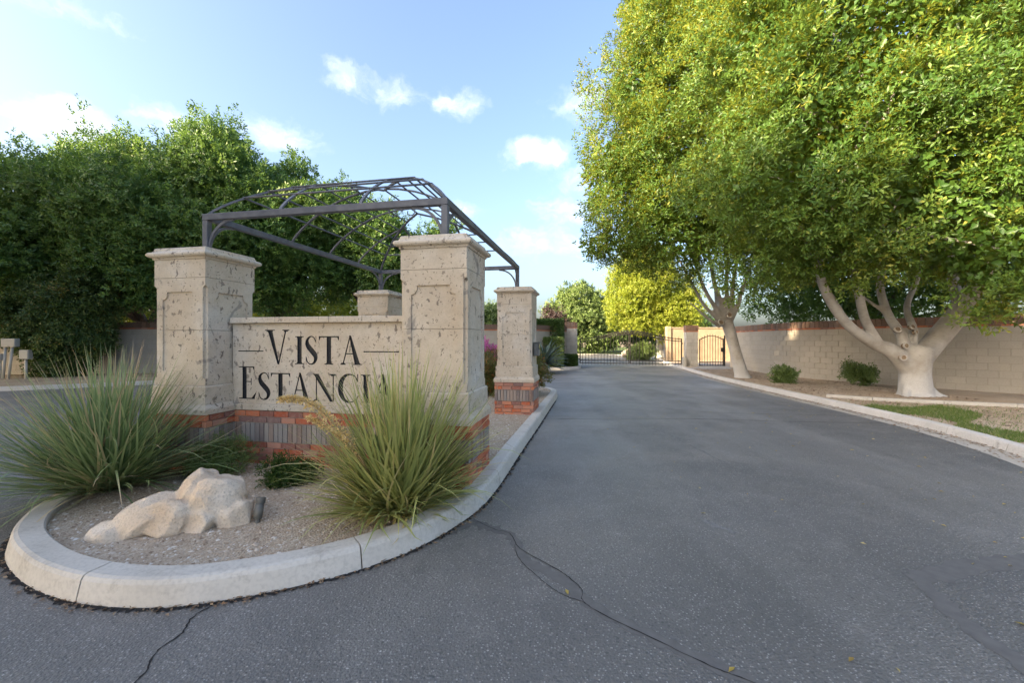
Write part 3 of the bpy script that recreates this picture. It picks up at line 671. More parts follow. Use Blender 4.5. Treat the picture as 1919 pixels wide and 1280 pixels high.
def glyph(ch, W, Hh):
    T, t = TK, TN; o = []
    if ch == 'I': o = [rect(W/2-T/2, W/2+T/2, 0, Hh)]+serif(W/2, 0, W, 1)+serif(W/2, Hh, W, -1)
    if ch == 'V':
        xb = W*.56; o = [quad(xb, -.005, W*.21, Hh, t*1.2, T*1.12), quad(xb+.002, -.005, W*.86, Hh, t*1.3, t*1.5)]+serif(W*.21, Hh, W*.42, -1)+serif(W*.86, Hh, W*.28, -1)
        o.append([(W*.21-T*.56, Hh), (W*.21+T*.56, Hh), (xb+t, 0), (xb-t, 0)])
    if ch == 'A':
        xt = W*.45; o = [quad(W*.11, 0, xt, Hh*1.0, t*1.2), [(W*.80-T*.58, 0), (W*.80+T*.58, 0), (xt+t*.9, Hh*1.01), (xt-t*1.1, Hh*1.01)], rect(W*.22, W*.70, Hh*.36, Hh*.36+t)]+serif(W*.12, 0, W*.26, 1)+serif(W*.80, 0, W*.40, 1)
    if ch == 'T':
        o = [rect(W/2-T/2, W/2+T/2, 0, Hh), rect(0, W, Hh-t*1.1, Hh), [(0, Hh), (t*.8, Hh), (t*1.9, Hh-t), (t*.1, Hh-Hh*.17)], [(W, Hh), (W-t*.1, Hh-Hh*.17), (W-t*1.9, Hh-t), (W-t*.8, Hh)]]+serif(W/2, 0, T*2.0, 1)
    if ch == 'E':
        x = W*.32; o = [rect(x-T/2, x+T/2, 0, Hh), rect(0, W*.88, Hh-t, Hh), rect(0, W*.93, 0, t), rect(x, W*.70, Hh*.52, Hh*.52+t),
             [(W*.86, Hh), (W*.89, Hh), (W*.90, Hh*.84), (W*.80, Hh-t)], [(W*.90, 0), (W, Hh*.20), (W*.97, Hh*.20), (W*.74, t)], [(W*.69, Hh*.43), (W*.73, Hh*.43), (W*.73, Hh*.64), (W*.69, Hh*.64)]]
    if ch == 'N':
        o = [rect(W*.13, W*.13+t*1.1, 0, Hh), rect(W*.87, W*.87+t*1.1, 0, Hh), [(W*.02, Hh), (W*.02+T*1.15, Hh), (W*.90, 0), (W*.90-T*.75, Hh*.0)]]+serif(W*.14, 0, W*.27, 1)+serif(W*.88, Hh, W*.27, -1)
        o.append([(0, Hh), (W*.2, Hh), (W*.2, Hh-t*.8), (0, Hh-t*.8)])
    if ch == 'S':
        a = Hh; o = stroke([(W*.84, a*.80), (W*.74, a*.93), (W*.48, a*.985), (W*.22, a*.90), (W*.16, a*.76), (W*.28, a*.62), (W*.55, a*.48), (W*.80, a*.34), (W*.86, a*.20), (W*.72, a*.06), (W*.44, a*.015), (W*.18, a*.09), (W*.09, a*.24)],
                   [t*.8, t, t, T*.5, T*.85, T*1.05, T*1.1, T*1.05, T*.8, T*.45, t, t, t*.8])
        o += [[(W*.86, a*.75), (W*.90, a*.75), (W*.90, a), (W*.86, a)], [(W*.05, 0), (W*.09, 0), (W*.09, a*.28), (W*.05, a*.28)]]
    if ch == 'C':
        a = Hh; o = stroke([(W*.90, a*.76), (W*.80, a*.91), (W*.58, a*.985), (W*.34, a*.93), (W*.17, a*.73), (W*.13, a*.5), (W*.17, a*.27), (W*.34, a*.07), (W*.58, a*.015), (W*.82, a*.09), (W*.95, a*.25)],
                   [t, t, t*1.1, T*.6, T*1.0, T*1.12, T*1.0, T*.6, t*1.1, t, t])
        o += [[(W*.90, a*.72), (W*.935, a*.72), (W*.935, a), (W*.90, a)]]
    if ch == '-': o = [rect(0, W, 0, Hh)]
    return o
TEXT = [('V', .442, .770, 1.270, 1.668), ('I', .848, .960, 1.270, 1.592), ('S', .978, 1.134, 1.268, 1.594), ('T', 1.154, 1.408, 1.270, 1.592), ('A', 1.428, 1.690, 1.270, 1.596),
        ('E', .092, .326, .852, 1.236), ('S', .350, .516, .846, 1.168), ('T', .524, .782, .848, 1.164), ('A', .796, 1.048, .848, 1.168), ('N', 1.078, 1.366, .848, 1.162), ('C', 1.392, 1.662, .846, 1.166), ('I', 1.682, 1.796, .848, 1.162), ('A', 1.828, 2.084, .848, 1.168),
        ('-', .081, .425, 1.412, 1.424), ('-', 1.712, 2.140, 1.412, 1.424)]
polys = []; owner = []
for li, (ch, x0, x1, z0, z1) in enumerate(TEXT):
    for pg in glyph(ch, x1-x0, z1-z0):
        ar = sum(pg[i][0]*pg[(i+1) % len(pg)][1]-pg[(i+1) % len(pg)][0]*pg[i][1] for i in range(len(pg)))
        if abs(ar) < 1e-9: continue
        pg = [(a+x0, b+z0) for a, b in (pg if ar > 0 else pg[::-1])]; polys.append(pg); owner.append(li)
cv = [Vector((.004, ZB)), Vector((SW-.004, ZB)), Vector((SW-.004, ZT)), Vector((.004, ZT))]; ce = [(0, 1), (1, 2), (2, 3), (3, 0)]
for pg in polys:
    o = len(cv); cv += [Vector(p) for p in pg]; ce += [(o+i, o+(i+1) % len(pg)) for i in range(len(pg))]
res = geometry.delaunay_2d_cdt(cv, ce, [], 0, 1e-6)
ov, of = res[0], res[2]
PB = [(min(p[0] for p in g), max(p[0] for p in g), min(p[1] for p in g), max(p[1] for p in g)) for g in polys]
def inside(x, y):
    for g, b, w in zip(polys, PB, owner):
        if b[0] <= x <= b[1] and b[2] <= y <= b[3] and inpoly(x, y, g): return w
    return -1
lab = [inside(sum(ov[i].x for i in f)/3, sum(ov[i].y for i in f)/3) for f in of]
DEEP = .02
panel = MB(); panel.add([(v.x, 0, v.y) for v in ov], [tuple(f) for f, l in zip(of, lab) if l < 0])
# sides, top, bottom and back of the slab
panel.add([(.004, 0, ZB), (SW-.004, 0, ZB), (SW-.004, 0, ZT), (.004, 0, ZT), (.004, .22, ZB), (SW-.004, .22, ZB), (SW-.004, .22, ZT), (.004, .22, ZT)], [(0, 4, 5, 1), (1, 5, 6, 2), (2, 6, 7, 3), (3, 7, 4, 0), (4, 7, 6, 5)])
pan = panel.build('panel', 'stone', sg)
edge_side = {}
for f, l in zip(of, lab):
    for i in range(3):
        a, b = f[i], f[(i+1) % 3]; edge_side.setdefault((min(a, b), max(a, b)), []).append((l, a, b))
for li, (ch, *_r) in enumerate(TEXT):
    mb = MB()
    for f, l in zip(of, lab):
        if l == li: mb.add([(ov[i].x, DEEP, ov[i].y) for i in f], [(0, 1, 2)])
    for k, sd in edge_side.items():
        ls = [s[0] for s in sd]
        if li in ls and (len(sd) == 1 or ls[0] != ls[1]):
            a, b = k; mb.add([(ov[a].x, 0, ov[a].y), (ov[b].x, 0, ov[b].y), (ov[b].x, DEEP, ov[b].y), (ov[a].x, DEEP, ov[a].y)], [(0, 1, 2, 3)])
    nm = 'letter' if ch != '-' else 'dash'
    o = mb.build(nm, 'letter_black', sg)
    o['label'] = ('carved black letter '+ch) if ch != '-' else 'carved black dash'
xs = [-.03, .62, 1.31, 1.72, SW-.004]
for a, b in zip(xs[:-1], xs[1:]): MB().bevbox(max(a, .003)+.0015, b-.0015, -.05, .27, ZT+.003, ZT+.072, .006).build('coping_slab', 'stone', sg)
MB().bevbox(.003, SW-.003, -.022, .242, .722, ZB-.003, .008).build('ledge', 'stone', sg)
MB().box(.004, SW-.004, .0, .22, .02, .719).build('mortar_core', 'mortar', sg)
z = .72
for i, (hh, ul, m) in enumerate(ROWS):
    z -= hh; face_run('brick', sg, (.004, -.012), 0, SW-.008, z, hh, ul, .008, .05, m, .5 if i % 2 else 0)

# ------------------------------------------------------------------ iron arbor on the columns
ar = empty('iron_arbor', isl(-SPAN-h, h, 0), -TH, 'dark grey iron arbor with curved vaulted roof standing on the four columns', 'arbor')
ZP = 2.592; ZBm = 3.06
prof = [(0, 0), (.12, .135), (.26, .25), (.45, .385), (.64, .50), (.9, .635), (1.24, .74), (1.51, .77)]
def ph(d): return float(np.interp(d, [a for a, _ in prof], [b for _, b in prof]))
def phs(d):                                           # smooth profile
    return .72*math.sin(math.pi/2*min(1, (d/1.51))**.80)
for x in (0, SPAN):
    for y in (0, DEP):
        MB().bevbox(x-.035, x+.035, y-.035, y+.035, ZP, ZBm-.075, .004).build('post', 'iron', ar)
        MB().bevbox(x-.07, x+.07, y-.07, y+.07, ZP-.001, ZP+.012, .003).build('base_plate', 'iron', ar)
        sx = 1 if x == 0 else -1; sy = 1 if y == 0 else -1
        for ax in (0, 1):
            rr = .34; pts = []
            for k in range(9):
                a = math.pi/2*k/8; e = .038+rr*(1-math.cos(a)); zz = ZBm-.078-rr*(1-math.sin(a))
                pts.append((x+sx*e, y, zz) if ax == 0 else (x, y+sy*e, zz))
            MB().bar(pts, .022 if ax == 0 else .022, .030).build('bracket', 'iron', ar)
for y in (0, DEP): MB().bevbox(-.037, SPAN+.037, y-.037, y+.037, ZBm-.074, ZBm, .004).build('beam', 'iron', ar)
for x in (0, SPAN): MB().bevbox(x-.036, x+.036, .038, DEP-.038, ZBm-.073, ZBm-.001, .004).build('beam', 'iron', ar)
for d in (.26, .45, .64):
    zz = ZBm+phs(d); q_ = [(d, d), (SPAN-d, d), (SPAN-d, DEP-d), (d, DEP-d)]
    for a, b in zip(q_, q_[1:]+q_[:1]):
        MB().tube([(a[0], a[1], zz), (b[0], b[1], zz)], .013, 6).build('purlin', 'iron', ar, True)
for d in (.87, 1.14):
    for x in (d, SPAN-d): MB().tube([(x, d, ZBm+phs(d)), (x, DEP-d, ZBm+phs(d))], .013, 6).build('purlin', 'iron', ar, True)
MB().tube([(SPAN/2, 1.51, ZBm+phs(1.51)), (SPAN/2, DEP-1.51, ZBm+phs(1.51))], .013, 6).build('ridge', 'iron', ar, True)
dd = [0, .04, .1, .18, .26, .35, .45, .55, .64, .8, 1.0, 1.25, 1.51]
for sx in (0, 1):
    for sy in (0, 1):
        MB().bar([((d if sx == 0 else SPAN-d), (d if sy == 0 else DEP-d), ZBm+phs(d)-.012) for d in dd], .035, .022).build('hip_rib', 'iron', ar)
for y in (1.45, 2.39, 3.29):
    dm = min(y, DEP-y, 1.51)
    for sx in (0, 1):
        ds = [d for d in dd if d < dm]+[dm]
        MB().bar([((d if sx == 0 else SPAN-d), y, ZBm+phs(d)-.012) for d in ds], .035, .02).build('rib', 'iron', ar)
for x in (1.0, 2.02):
    for sy in (0, 1):
        ds = [d for d in dd if d < 1.0]+[1.0]
        MB().bar([(x, (d if sy == 0 else DEP-d), ZBm+phs(d)-.012) for d in ds], .035, .02).build('rib', 'iron', ar)
for s_ in (-1, 1):                                      # scrolls under the ridge
    pts = []
    for k in range(26):
        a = k/25*4.2*math.pi/2; r_ = .13*(1-k/34); pts.append((SPAN/2+s_*(.14-r_*math.cos(a)), 2.09, ZBm+phs(1.5)-.16+r_*math.sin(a)))
    MB().tube(pts, .009, 6).build('scroll', 'iron', ar, True)

# keypad on the drive-side back column
kp = empty('keypad_box', isl(.005, DEP+.30, 1.36), -TH, 'small dark keypad box on the side of the back column facing the drive', 'keypad')
kh = MB().bevbox(0, .10, -.10, .10, -.13, .13, .01).build('housing', 'lamp_metal', kp)
MB().bevbox(.1005, .108, -.075, .075, .0, .10, .003).build('screen', 'lens', kh)
for r_ in range(4):
    for c_ in range(3): MB().box(.1005, .107, -.05+c_*.04, -.02+c_*.04, -.11+r_*.026, -.092+r_*.026).build('button', 'box_grey', kh)
MB().bevbox(.0, .14, -.11, .11, .131, .145, .003).build('hood', 'lamp_metal', kp)

# ------------------------------------------------------------------ boulder, uplight
bd = empty('boulder', (-2.50, 3.3, GZ-.025), 0, 'large pale tan boulder with cleft lying on the gravel in front of the sign', 'rock')
mb = MB()
def rockball(c, r, rot, seed, sub=4):
    bm = bmesh.new(); bmesh.ops.create_icosphere(bm, subdivisions=sub, radius=1); rr = random.Random(seed); off = Vector((rr.random()*9, rr.random()*9, rr.random()*9))
    from mathutils import noise
    mt = Matrix.Rotation(rot[2], 4, 'Z') @ Matrix.Rotation(rot[1], 4, 'Y') @ Matrix.Rotation(rot[0], 4, 'X')
    planes = [(Vector((rr.gauss(0, 1), rr.gauss(0, 1), rr.gauss(0, 1))).normalized(), rr.uniform(.55, .82)) for _ in range(13)]
    for v in bm.verts:
        p = v.co.normalized()
        for n_, d_ in planes:
            e = p.dot(n_)-d_
            if e > 0: p -= n_*e*.98
        p *= 1+.12*noise.noise(p*1.6+off)+.05*noise.noise(p*4+off)+.012*noise.noise(p*9+off)
        v.co = Vector(c)+mt @ Vector((p.x*r[0], p.y*r[1], p.z*r[2]))
    mb.add([v.co[:] for v in bm.verts], [[v.index for v in f.verts] for f in bm.faces]); bm.free()
rockball((.10, .14, .20), (.31, .24, .235), (0, .15, .2), 1)
rockball((-.05, .16, .22), (.20, .22, .22), (0, -.1, .0), 6)
rockball((.30, .10, .11), (.22, .19, .155), (0, .25, -.1), 2)
rockball((-.30, -.08, .09), (.36, .19, .17), (0, -.38, .35), 3)
rockball((-.12, -.11, .10), (.22, .13, .15), (0, -.1, .3), 4)
rockball((.08, .0, .06), (.24, .2, .14), (0, 0, .2), 8)
rockball((-.46, -.14, .02), (.22, .16, .12), (0, -.1, .2), 5)
o = remeshed('rock', mb, 'rock', bd, .012, 1); bd.scale = (.93, .95, 1.06)
ul = empty('landscape_uplight', (-2.02, 3.36, GZ), .3, 'small grey cylindrical garden spotlight tilted beside the boulder', 'spotlight')
tl = Vector((.10, .25, 1)).normalized()
MB().tube([tl*.03, tl*.145], .032, 16).build('housing', 'lamp_metal', ul, True)
MB().tube([tl*.146, tl*.150, tl*.19], [.0325, .036, .036], 16, caps=False).build('shroud', 'lamp_metal', ul, True)
MB().tube([tl*.147, tl*.152], .031, 16).build('lens', 'lens', ul)
MB().tube([(0, 0, -.04), (0, 0, .0), tl*.035], [.012, .018, .02], 8).build('stake', 'lamp_metal', ul)

# ------------------------------------------------------------------ yuccas
def yucca(loc, n, Lr, spread, m, seed, label, tipc=.9, droop=1.0, wf=1.0, lowcut=.12):
    root = empty('yucca_plant', loc, 0, label, 'yucca', 'grassy yuccas in front of the sign'); rg = np.random.default_rng(seed); K = 7
    Vv = []; Ff = []; Rn = []
    az = rg.uniform(0, 2*np.pi, n); inc = np.arccos(np.clip(1-rg.random(n)**1.25*spread, -1, 1)); L = rg.uniform(Lr[0], Lr[1], n)*(1-lowcut*np.clip(inc-.5, 0, 2))
    w = rg.uniform(.0065, .0115, n)*wf; bend = rg.normal(.22, .22, n)*droop*(inc+.15); base = rg.normal(0, .07, (n, 2)); tone = np.clip(rg.normal(.45, .30, n), 0, .97)
    dead = rg.random(n) < .10; curl = rg.normal(0, .4, n); stray = rg.random(n) < .12; L = np.where(dead, L*.4, L)
    bend = np.where(stray, bend+rg.uniform(.5, 1.6, n), bend)
    for i in range(n):
        h_ = np.array([math.cos(az[i]), math.sin(az[i])]); p = np.array([base[i, 0]+h_[0]*.06*inc[i], base[i, 1]+h_[1]*.06*inc[i], -.01]); a = inc[i]*.92
        if dead[i]: a = rg.uniform(1.0, 1.5); tone[i] = rg.uniform(.88, 1)
        prev = None; azz = az[i]
        for k in range(K+1):
            t = k/K; hd = np.array([math.cos(azz), math.sin(azz)])
            d = np.array([hd[0]*math.sin(a), hd[1]*math.sin(a), math.cos(a)])
            sv = np.array([-hd[1], hd[0], 0])+np.array([0, 0, .25*math.sin(i*1.7)])
            ww = w[i]*(1-t**2.2)*(.8+.5*min(1, t*4)) if k < K else 0
            a0 = len(Vv); Vv += [p-sv*ww, p+sv*ww]
            if prev is not None:
                Ff.append((prev, prev+1, a0+1, a0)); Rn.append(min(1, tone[i]+max(0, t-.72)*tipc))
            prev = a0; p = p+d*L[i]/K; a += bend[i]/K*(.5+1.3*t); azz += curl[i]/K
            if p[2] < .012: p[2] = .012; a = min(a, 1.56)
    o = npmesh('leaf_blades', np.array(Vv), np.array(Ff), m, root, np.array(Rn)); o['kind'] = 'stuff'
    nd = n//3; zz = np.zeros(nd)                        # curled dry fibres along the blade edges
    return root
yl = yucca((-3.98, 4.20, GZ), 1350, (.98, 1.52), .86, 'yucca_blade', 21, 'big grey green yucca with straight reddish tipped blades at left of the sign', 1.2, droop=.5, wf=.85)
yr = yucca((-.97, 3.66, GZ), 1500, (.92, 1.50), .80, 'yucca_pale', 22, 'pale green yucca with curling blades and yellow flower stalk before right column', .6, droop=1.0, wf=.95, lowcut=.62)
def stalk(root, pts, n, seed, spreadr):
    rr = random.Random(seed); c = catmull(pts, 8)
    st_ = MB().tube(c, [.007]*(len(c)-1)+[.003], 6).build('flower_stalk', 'stalk', root, True)
    rg = np.random.default_rng(seed); p = []; d = []
    for i in range(n):
        t = .28+.72*rg.random(); k = min(int(t*(len(c)-1)), len(c)-2); q_ = c[k].lerp(c[k+1], t*(len(c)-1)-k)
        dv = unit(rg.normal(size=3)+np.array([0, 0, .5])); p.append(np.array(q_)+dv*rg.random()*spreadr*(1.25-t)); d.append(dv)
    p = np.array(p); d = np.array(d); L = rg.uniform(.018, .034, n); V, F = leaves(p, d, unit(rg.normal(size=(n, 3))), L, L*.5, rg)
    npmesh('flowers', V, F, 'flower_yellow', st_, np.repeat(rg.random(n), 2))
def rel(px, py, Y, root): return P(px, py, Y)-root.location
stalk(yr, [rel(700, 905, 3.45, yr), rel(672, 850, 3.38, yr), rel(632, 800, 3.3, yr), rel(590, 762, 3.25, yr), rel(556, 749, 3.22, yr), rel(524, 750, 3.2, yr)], 700, 31, .05)
stalk(yr, [rel(702, 900, 3.48, yr), rel(662, 845, 3.40, yr), rel(620, 808, 3.36, yr), rel(578, 782, 3.33, yr)], 260, 32, .035)

# ------------------------------------------------------------------ small shrubs in the island
def shrub(name, loc, lobes, clumps, sprays, leaf, m, seed, label, cat='shrub', group=None, twigs=7, cr=(.06, .12), **kw):
    root = empty(name, loc, 0, label, cat, group)
    lb = [(l[0], l[1], l[2], *l[3:]) for l in lobes]
    L2 = [(l[0]+loc[0], l[1]+loc[1], l[2]+loc[2], *l[3:]) for l in lobes]
    o = foliage('foliage', L2, clumps, sprays, leaf, m, None, seed, cr=cr, lump=.4, twig=kw.pop('twig', leaf*2.2), **kw)
    o.parent = root; o.location = (-loc[0], -loc[1], -loc[2])
    mb = MB(); rr = random.Random(seed)
    for k in range(twigs):
        l = rr.choice(lobes); mb.tube([(0, 0, -.03), (l[0]*.4+rr.uniform(-.03, .03), l[1]*.4, l[2]*.5), (l[0]+rr.uniform(-.5, .5)*l[3], l[1]+rr.uniform(-.5, .5)*l[4], l[2]+l[5]*.4)], [.012, .008, .003], 5)
    mb.build('stems', 'bark_dark', root); return root
shrub('low_shrub', (-2.26, 4.32, GZ), [(0, 0, .10, .14, .12, .10), (-.1, -.02, .08, .10, .09, .08), (.12, 0, .09, .1, .1, .09)], 80, 14, .03, 'leaf_hedge', 41, 'small dark green leafy shrub growing in front of sign bricks')
shrub('round_shrub', (-3.20, 4.62, GZ), [(0, 0, .14, .17, .15, .14), (.10, .02, .18, .13, .13, .13), (-.12, 0, .11, .13, .13, .1)], 120, 16, .022, 'leaf_soft', 42, 'fine leaved olive green shrub between left yucca and sign', aspect=.35)
# planting at the back of the island
ob = isl(-1.3, 6.9)
shrub('flowering_shrub', (ob.x+.3, ob.y, GZ), [(0, 0, .55, .75, .6, .55), (.4, .1, .45, .5, .5, .45), (-.6, .2, .5, .6, .5, .5)], 260, 14, .06, 'leaf_orange', 43, 'orange flowered green shrub seen between the right front and back columns', cr=(.12, .22))
ob = isl(-1.95, 8.2)
shrub('flowering_plant', (ob.x, ob.y, GZ), [(0, 0, 1.02, .25, .25, .12), (.25, 0, 1.0, .2, .2, .1)], 40, 12, .06, 'petal_pink', 44, 'bright pink flowers behind the orange shrub in the column gap', 'flowers', cr=(.1, .18))
ob = isl(-3.4, 7.2)
shrub('leafy_shrub', (ob.x, ob.y, GZ), [(0, 0, .5, .8, .6, .5), (.9, .2, .45, .7, .5, .45)], 200, 14, .07, 'leaf_soft', 45, 'soft green shrub on the island behind the left sign column', cr=(.12, .22))

# ------------------------------------------------------------------ block walls
def block_wall(name, path, z0, rows, bl, bh, m, capm, label, capw=.17, caph=.30, thick=.19, vis=None, limit=300, redm='brick'):
    root = empty(name, (path[0][0], path[0][1], 0), 0, label, 'wall'); og = Vector((path[0][0], path[0][1], 0))
    pts = [Vector((x, y, 0)) for x, y in path]; acc = [0]
    for a, b in zip(pts[:-1], pts[1:]): acc.append(acc[-1]+(b-a).length)
    tot = acc[-1]
    def at(s):
        i = max(k for k in range(len(acc)-1) if acc[k] <= s+1e-9) if s < tot else len(acc)-2
        f = (s-acc[i])/(acc[i+1]-acc[i]); return pts[i].lerp(pts[i+1], f)
    def fr(s):
        t = (at(min(s+.15, tot))-at(max(s-.15, 0))).normalized(); return t, Vector((-t.y, t.x, 0))
    # core
    mb = MB(); V = []; F = []; n = int(tot/.4)+1
    for k in range(n+1):
        s = tot*k/n; t, nr = fr(s); p = at(s)-og
        for o_ in (-(thick/2-.006), thick/2-.006):
            V += [p+nr*o_+Vector((0, 0, z0-.1)), p+nr*o_+Vector((0, 0, z0+rows*bh+caph))]
    for k in range(n):
        a = 4*k; F += [(a, a+4, a+5, a+1), (a+2, a+3, a+7, a+6), (a+1, a+5, a+7, a+3)]
    F += [(0, 1, 3, 2), (4*n, 4*n+2, 4*n+3, 4*n+1)]
    mesh('wall_core', V, F, 'mortar_dark', root)
    items = []
    for r_ in range(rows):
        s = -(bl/2 if r_ % 2 else 0)
        while s < tot:
            a, b = max(s, 0), min(s+bl, tot)
            if b-a > .06: items.append((a, b, z0+r_*bh, bh))
            s += bl
    def dist(it): c = at((it[0]+it[1])/2); px = 960+c.x/max(c.y, .1)*FPX; return (0 if (-30 < px < 1950 and (vis is None or vis(px))) else 1, c.length)
    items.sort(key=dist); far = MB()
    for k, (a, b, zz, hh) in enumerate(items):
        c = at((a+b)/2)-og; t, nr = fr((a+b)/2); rz = math.atan2(t.y, t.x)
        if k < limit: place('block', piece('block', b-a-.009, thick, hh-.009, m, .004), root, (c.x, c.y, zz+hh/2), rz, .002)
        else: far.box(-(b-a-.01)/2, (b-a-.01)/2, -thick/2, thick/2, zz+.005, zz+hh-.005, Matrix.Translation((c.x, c.y, 0)) @ Matrix.Rotation(rz, 4, 'Z'))
    if far.V: far.build('far_blocks', m, root)['kind'] = 'stuff'
    zc = z0+rows*bh; s = 0; k = 0; far = MB()
    while s < tot-.05:
        b = min(s+capw, tot); c = at((s+b)/2); t, nr = fr((s+b)/2); rz = math.atan2(t.y, t.x); px = 960+c.x/max(c.y, .1)*FPX; c = c-og
        if -30 < px < 1950 and (vis is None or vis(px)): place('cap_brick', piece('cap_brick', b-s-.008, thick+.05, caph-.062, capm, .004), root, (c.x, c.y, zc+.058+(caph-.06)/2), rz, .003)
        else: far.box(-(b-s-.008)/2, (b-s-.008)/2, -thick/2-.025, thick/2+.025, zc+.06, zc+caph, Matrix.Translation((c.x, c.y, 0)) @ Matrix.Rotation(rz, 4, 'Z'))
        s = b
    if far.V: far.build('far_cap', capm, root)['kind'] = 'stuff'
    s = 0; far = MB()
    while s < tot-.05:
        b = min(s+.24, tot); c = at((s+b)/2); t, nr = fr((s+b)/2); rz = math.atan2(t.y, t.x); px = 960+c.x/max(c.y, .1)*FPX; c = c-og
        if -30 < px < 1950 and (vis is None or vis(px)): place('brick', piece('brick', b-s-.008, thick+.035, .05, redm), root, (c.x, c.y, zc+.028), rz, .002)
        else: far.box(-(b-s-.008)/2, (b-s-.008)/2, -thick/2-.017, thick/2+.017, zc+.003, zc+.053, Matrix.Translation((c.x, c.y, 0)) @ Matrix.Rotation(rz, 4, 'Z'))
        s = b
    if far.V: far.build('far_brick_course', redm, root)['kind'] = 'stuff'
    return root
wp = ring([(11.62, 22.4), (11.2, 20.0), (10.92, 17.8), (10.98, 16.2), (11.5, 14.5), (12.5, 12.75), (13.7, 11.1), (15.4, 9.1), (17.5, 7)], 4)
block_wall('perimeter_wall', wp, .10, 9, .41, .203, 'block_tan', 'brick_cap', 'long tan block wall with brown brick cap behind the right trees')
lp = [(-27, 16.9), (-20, 17.9), (-14.5, 18.7), (-9, 19.6), (-3, 20.6), (1.0, 21.6), (3.1, 24.6)]
block_wall('street_wall', lp, .08, 9, .41, .215, 'block_tan', 'brick_cap', 'shaded tan block wall behind the left street under the dark trees', vis=lambda px: px < 80 or 180 < px < 310)

# gate posts
def gatepost(name, loc, w, rows, bh, label, rz=-TH):
    root = empty(name, (*loc, 0), rz, label, 'gate post'); zt = .05+rows*bh
    MB().box(-w/2+.015, w/2-.015, -w/2+.015, w/2-.015, -.02, zt+.3).build('post_core', 'mortar_dark', root)
    box_courses(root, w, w, zt, [(bh, .40, 'block_grey')]*rows, .06, 'block', .010)
    box_courses(root, w+.02, w+.02, zt+.052, [(.05, .20, 'brick')], .06, 'brick', .008)
    box_courses(root, w+.03, w+.03, zt+.342, [(.29, .072, 'brick_cap')], .06, 'cap_brick', .007)
    MB().bevbox(-w/2-.015, w/2+.015, -w/2-.015, w/2+.015, zt+.343, zt+.362, .004).build('cap_top', 'brick_cap', root); return root
gatepost('gate_post', (9.82, 23.3), .62, 10, .193, 'grey block gate post between the drive gate and the narrow walk gate')
gatepost('gate_post', (3.46, 24.75), .66, 11, .197, 'tall grey block gate post at left end of the drive gate')
gatepost('low_post', (2.80, 24.6), .40, 10, .206, 'shorter brick topped block post left of the tall gate post')

# ------------------------------------------------------------------ gates
def gate_top(f, L, rise): return rise*(1-(1-f)**2) if True else 0
def drive_leaf(org, L, flip, label):
    """leaf from hinge at org towards the middle; the top rises to the middle"""
    root = empty('drive_gate', org, -TH+(math.pi if flip else 0), label, 'gate', 'two leaves of the drive gate')
    z0, zs = .22, 1.60
    def zt(x): f = x/L; return zs+.40*(3*f*f-2*f**3)
    MB().bevbox(0, .06, -.03, .03, z0-.03, zt(0)+.03, .004).build('hinge_stile', 'gate_iron', root)
    MB().bevbox(L-.05, L, -.03, .03, z0-.03, zt(L)+.05, .004).build('meeting_stile', 'gate_iron', root)
    for zz in (z0, z0+.16): MB().bevbox(.061, L-.051, -.022, .022, zz-.025, zz+.02, .003).build('bottom_rail', 'gate_iron', root)
    for dz in (0, -.13): MB().bar([(x, 0, zt(x)+dz) for x in np.linspace(.061, L-.051, 18)], .04, .045).build('top_rail', 'gate_iron', root)
    n = int(L/.165)
    for i in range(1, n):
        x = L*i/n; ext = .11 if i % 2 else .08
        MB().box(x-.011, x+.011, -.011, .011, z0-.10, zt(x)+ext-.03).add([(x-.011, -.011, zt(x)+ext-.03), (x+.011, -.011, zt(x)+ext-.03), (x+.011, .011, zt(x)+ext-.03), (x-.011, .011, zt(x)+ext-.03), (x, 0, zt(x)+ext+.03)], [(0, 1, 4), (1, 2, 4), (2, 3, 4), (3, 0, 4)]).build('picket', 'gate_iron', root)
    for i in range(3 * n // 5, n):                       # scrolls between the two top rails near the middle
        x = L*(i+.5)/n; pts = []
        for k in range(15):
            a = k/14*3.4*math.pi; r_ = .062*(1-k/20); pts.append((x+r_*math.cos(a), 0, zt(x)-.065+r_*math.sin(a)))
        MB().tube(pts, .010, 5).build('scroll', 'gate_iron', root, True)
        MB().add([(x-.08, -.004, zt(x)+.04), (x, -.004, zt(x)+.13), (x+.05, -.004, zt(x)+.03), (x-.08, .004, zt(x)+.04), (x, .004, zt(x)+.13), (x+.05, .004, zt(x)+.03)], [(0, 2, 1), (3, 4, 5), (0, 1, 4, 3), (1, 2, 5, 4), (2, 0, 3, 5)]).build('leaf_ornament', 'gate_iron', root)
    for zz in (.45, 1.35): MB().tube([(-.05, 0, zz), (.0, 0, zz)], .03, 8).build('hinge', 'gate_iron', root)
    return root
gl = Vector((3.92, 24.62, 0)); gr = Vector((9.42, 23.50, 0)); gm = (gr-gl).length
ang = math.atan2(gr.y-gl.y, gr.x-gl.x)
a_ = drive_leaf(gl, gm/2-.012, False, 'left leaf of black iron drive gate rising to the middle'); a_.rotation_euler.z = ang
b_ = drive_leaf(gr, gm/2-.012, True, 'right leaf of black iron drive gate hinged at the grey post'); b_.rotation_euler.z = ang+math.pi
wg = empty('walk_gate', (10.22, 23.15, 0), -.12, 'narrow black iron walk gate with arched top beside the right gate post', 'gate')
Lw = 1.26
def wz(x): return 1.55+.22*math.sin(math.pi*x/Lw)
for x in (0, Lw-.05): MB().bevbox(x, x+.05, -.025, .025, .12, wz(x)+.05, .004).build('stile', 'gate_iron', wg)
for zz in (.16, .34): MB().bevbox(.051, Lw-.051, -.018, .018, zz-.02, zz+.02, .003).build('bottom_rail', 'gate_iron', wg)
